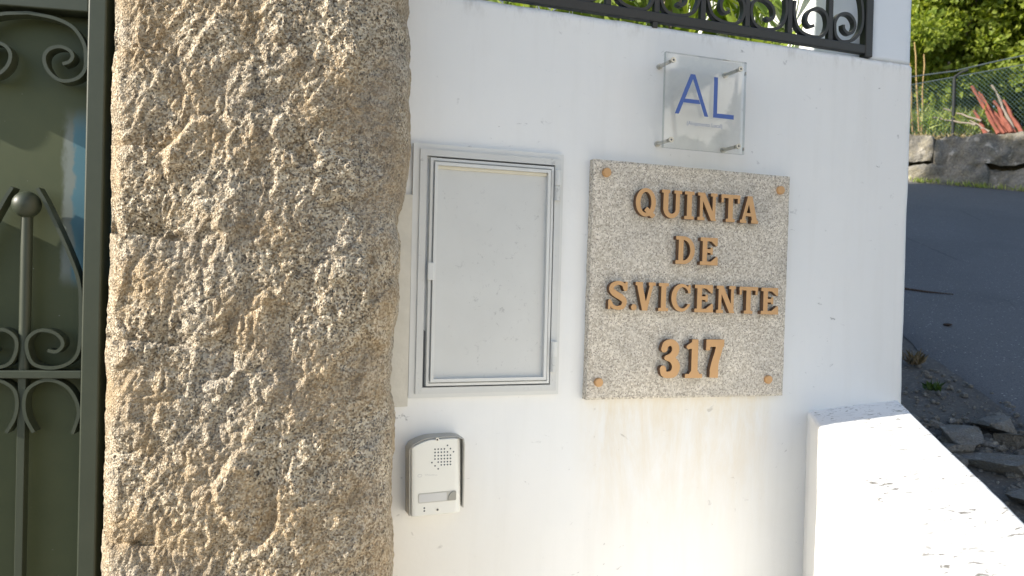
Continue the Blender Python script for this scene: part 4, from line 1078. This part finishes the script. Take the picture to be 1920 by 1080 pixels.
for x, y in zip(px, py):
    if x > road_edge(y)+.1: continue
    s_ = .005+.016*rng.rand()**3; mb.ball((x, y, float(street(x, y))+.008), s_, 5, 3, (1, .8+.5*rng.rand(), .7))
for k in range(90):
    x = 2.72+.16*rng.normal(); y = .62+.26*rng.normal(); s_ = .012+.022*rng.rand()
    n0 = len(mb.v); mb.ball((x, y, float(street(x, y))+.012), s_, 6, 4, (1.2, .7+.5*rng.rand(), .6))
    mb.v[n0:] = [(v[0]+rng.normal()*s_*.16, v[1]+rng.normal()*s_*.16, v[2]+rng.normal()*s_*.12) for v in mb.v[n0:]]
tag(mb.build('gravel', M_RUBBLE), 'loose gravel and chips on the verge beside the asphalt', 'gravel', kind='stuff')
def weed(x, y, lab, mat, n=60, L=.06):
    c = np.zeros((n, 3)); c[:, 0] = x+.016*rng.normal(size=n); c[:, 1] = y+.016*rng.normal(size=n); c[:, 2] = street(x, y)+.02
    o = leaves(c, np.stack([.6*rng.normal(size=n), .6*rng.normal(size=n), np.ones(n)], -1), L, .015, 'weed', mat); tag(o, lab, 'weed', 'weeds on the verge')
weed(3.02, 1.22, 'small green weed growing on the verge near the parapet', M_LEAF2, 40, .045)
weed(3.22, 1.52, 'brown dry weed tuft against the edge of the white wall', M_DEAD, 60, .07)
weed(3.10, .75, 'dry tan tuft among the rocks', M_DEAD, 70, .07)
mb = MB(); zt = lambda x, y: float(street(x, y))+.034
pts = [(4.28, 2.90), (4.42, 2.78), (4.52, 2.66), (4.66, 2.56)]
mb.tube([(x, y, zt(x, y)) for x, y in pts], [.006, .008, .007, .003], 6); tag(mb.build('twig', M_TWIG), 'thin brown twig lying on the asphalt', 'twig')
mb = MB(); mb.ball((3.98, 2.0, zt(3.98, 2.0)), .022, 8, 6, (1, 1.3, .35)); tag(mb.build('dead_leaf', M_TWIG), 'curled brown leaf lying on the asphalt below the twig', 'leaf')

# ------------------------------------------------------------------ houses and tree added out of view for street shade and sign reflections
def house(x0, y0, x1, y1, zb, z1, lab, gable=2.0):
    t = empty('house', ((x0+x1)/2, (y0+y1)/2, zb), lab, 'house', 'houses added out of view')
    mb = MB(); mb.box(x0, y0, zb, x1, y1, z1); P(mb.build('wall', M_HOUSE), t)
    mb = MB(); xm = (x0+x1)/2; mb.prism([(x0-.4, z1+.01), (x1+.4, z1+.01), (xm, z1+gable)], y0-.05, y1+.05); P(mb.build('roof', M_ROOF), t)
    for face, xx in ((-1, x0), (1, x1)):
        for z in np.arange(zb+1.2, z1-1.6, 3.0):
            for y in np.arange(y0+1.2, y1-1.5, 2.6):
                mb = MB(); mb.box(min(xx, xx+face*.03), y, z, max(xx, xx+face*.03), y+1.1, z+1.4); P(mb.build('window', M_GLASS), t)
    for face, yy in ((-1, y0), (1, y1)):
        for z in np.arange(zb+1.2, z1-1.6, 3.0):
            for x in np.arange(x0+1.0, x1-1.5, 2.6):
                mb = MB(); mb.box(x, min(yy, yy+face*.03), z, x+1.1, max(yy, yy+face*.03), z+1.4); P(mb.build('window', M_GLASS), t)
    return t
house(-9, 1.42, -3.2, 8.45, 1.5, 10.8, 'tall white house with a clay roof, added unseen left in the garden to shade the street', .6)  # added to cast shade over the road and stone wall
h2 = house(3.0, -22, 11, -11.5, -2.5, 7.2, 'unseen white house added behind the viewer to be mirrored in the acrylic sign', 1.6)
h2.rotation_euler = (0, 0, rad(38)); h2.location = (7.5, -12.5, -2.5)  # turned so a sunlit face is mirrored in the acrylic sign
clump_tree('added_tree', (4.4, -5.5, -.8), [((4.05, -5.5, 3.58), (.30, .3, .30)), ((4.80, -5.5, 3.12), (.22, .3, .36)), ((4.85, -5.5, 3.85), (.2, .2, .12)), ((4.3, -5.5, 2.75), (.5, .4, .16))], 9000, .10, .06, M_LEAF2, 'unseen dark tree added behind the viewer for silhouettes mirrored in the acrylic sign', 'tree', None, .08)  # added; leaf clumps shaped for dark outlines in the sign's reflection
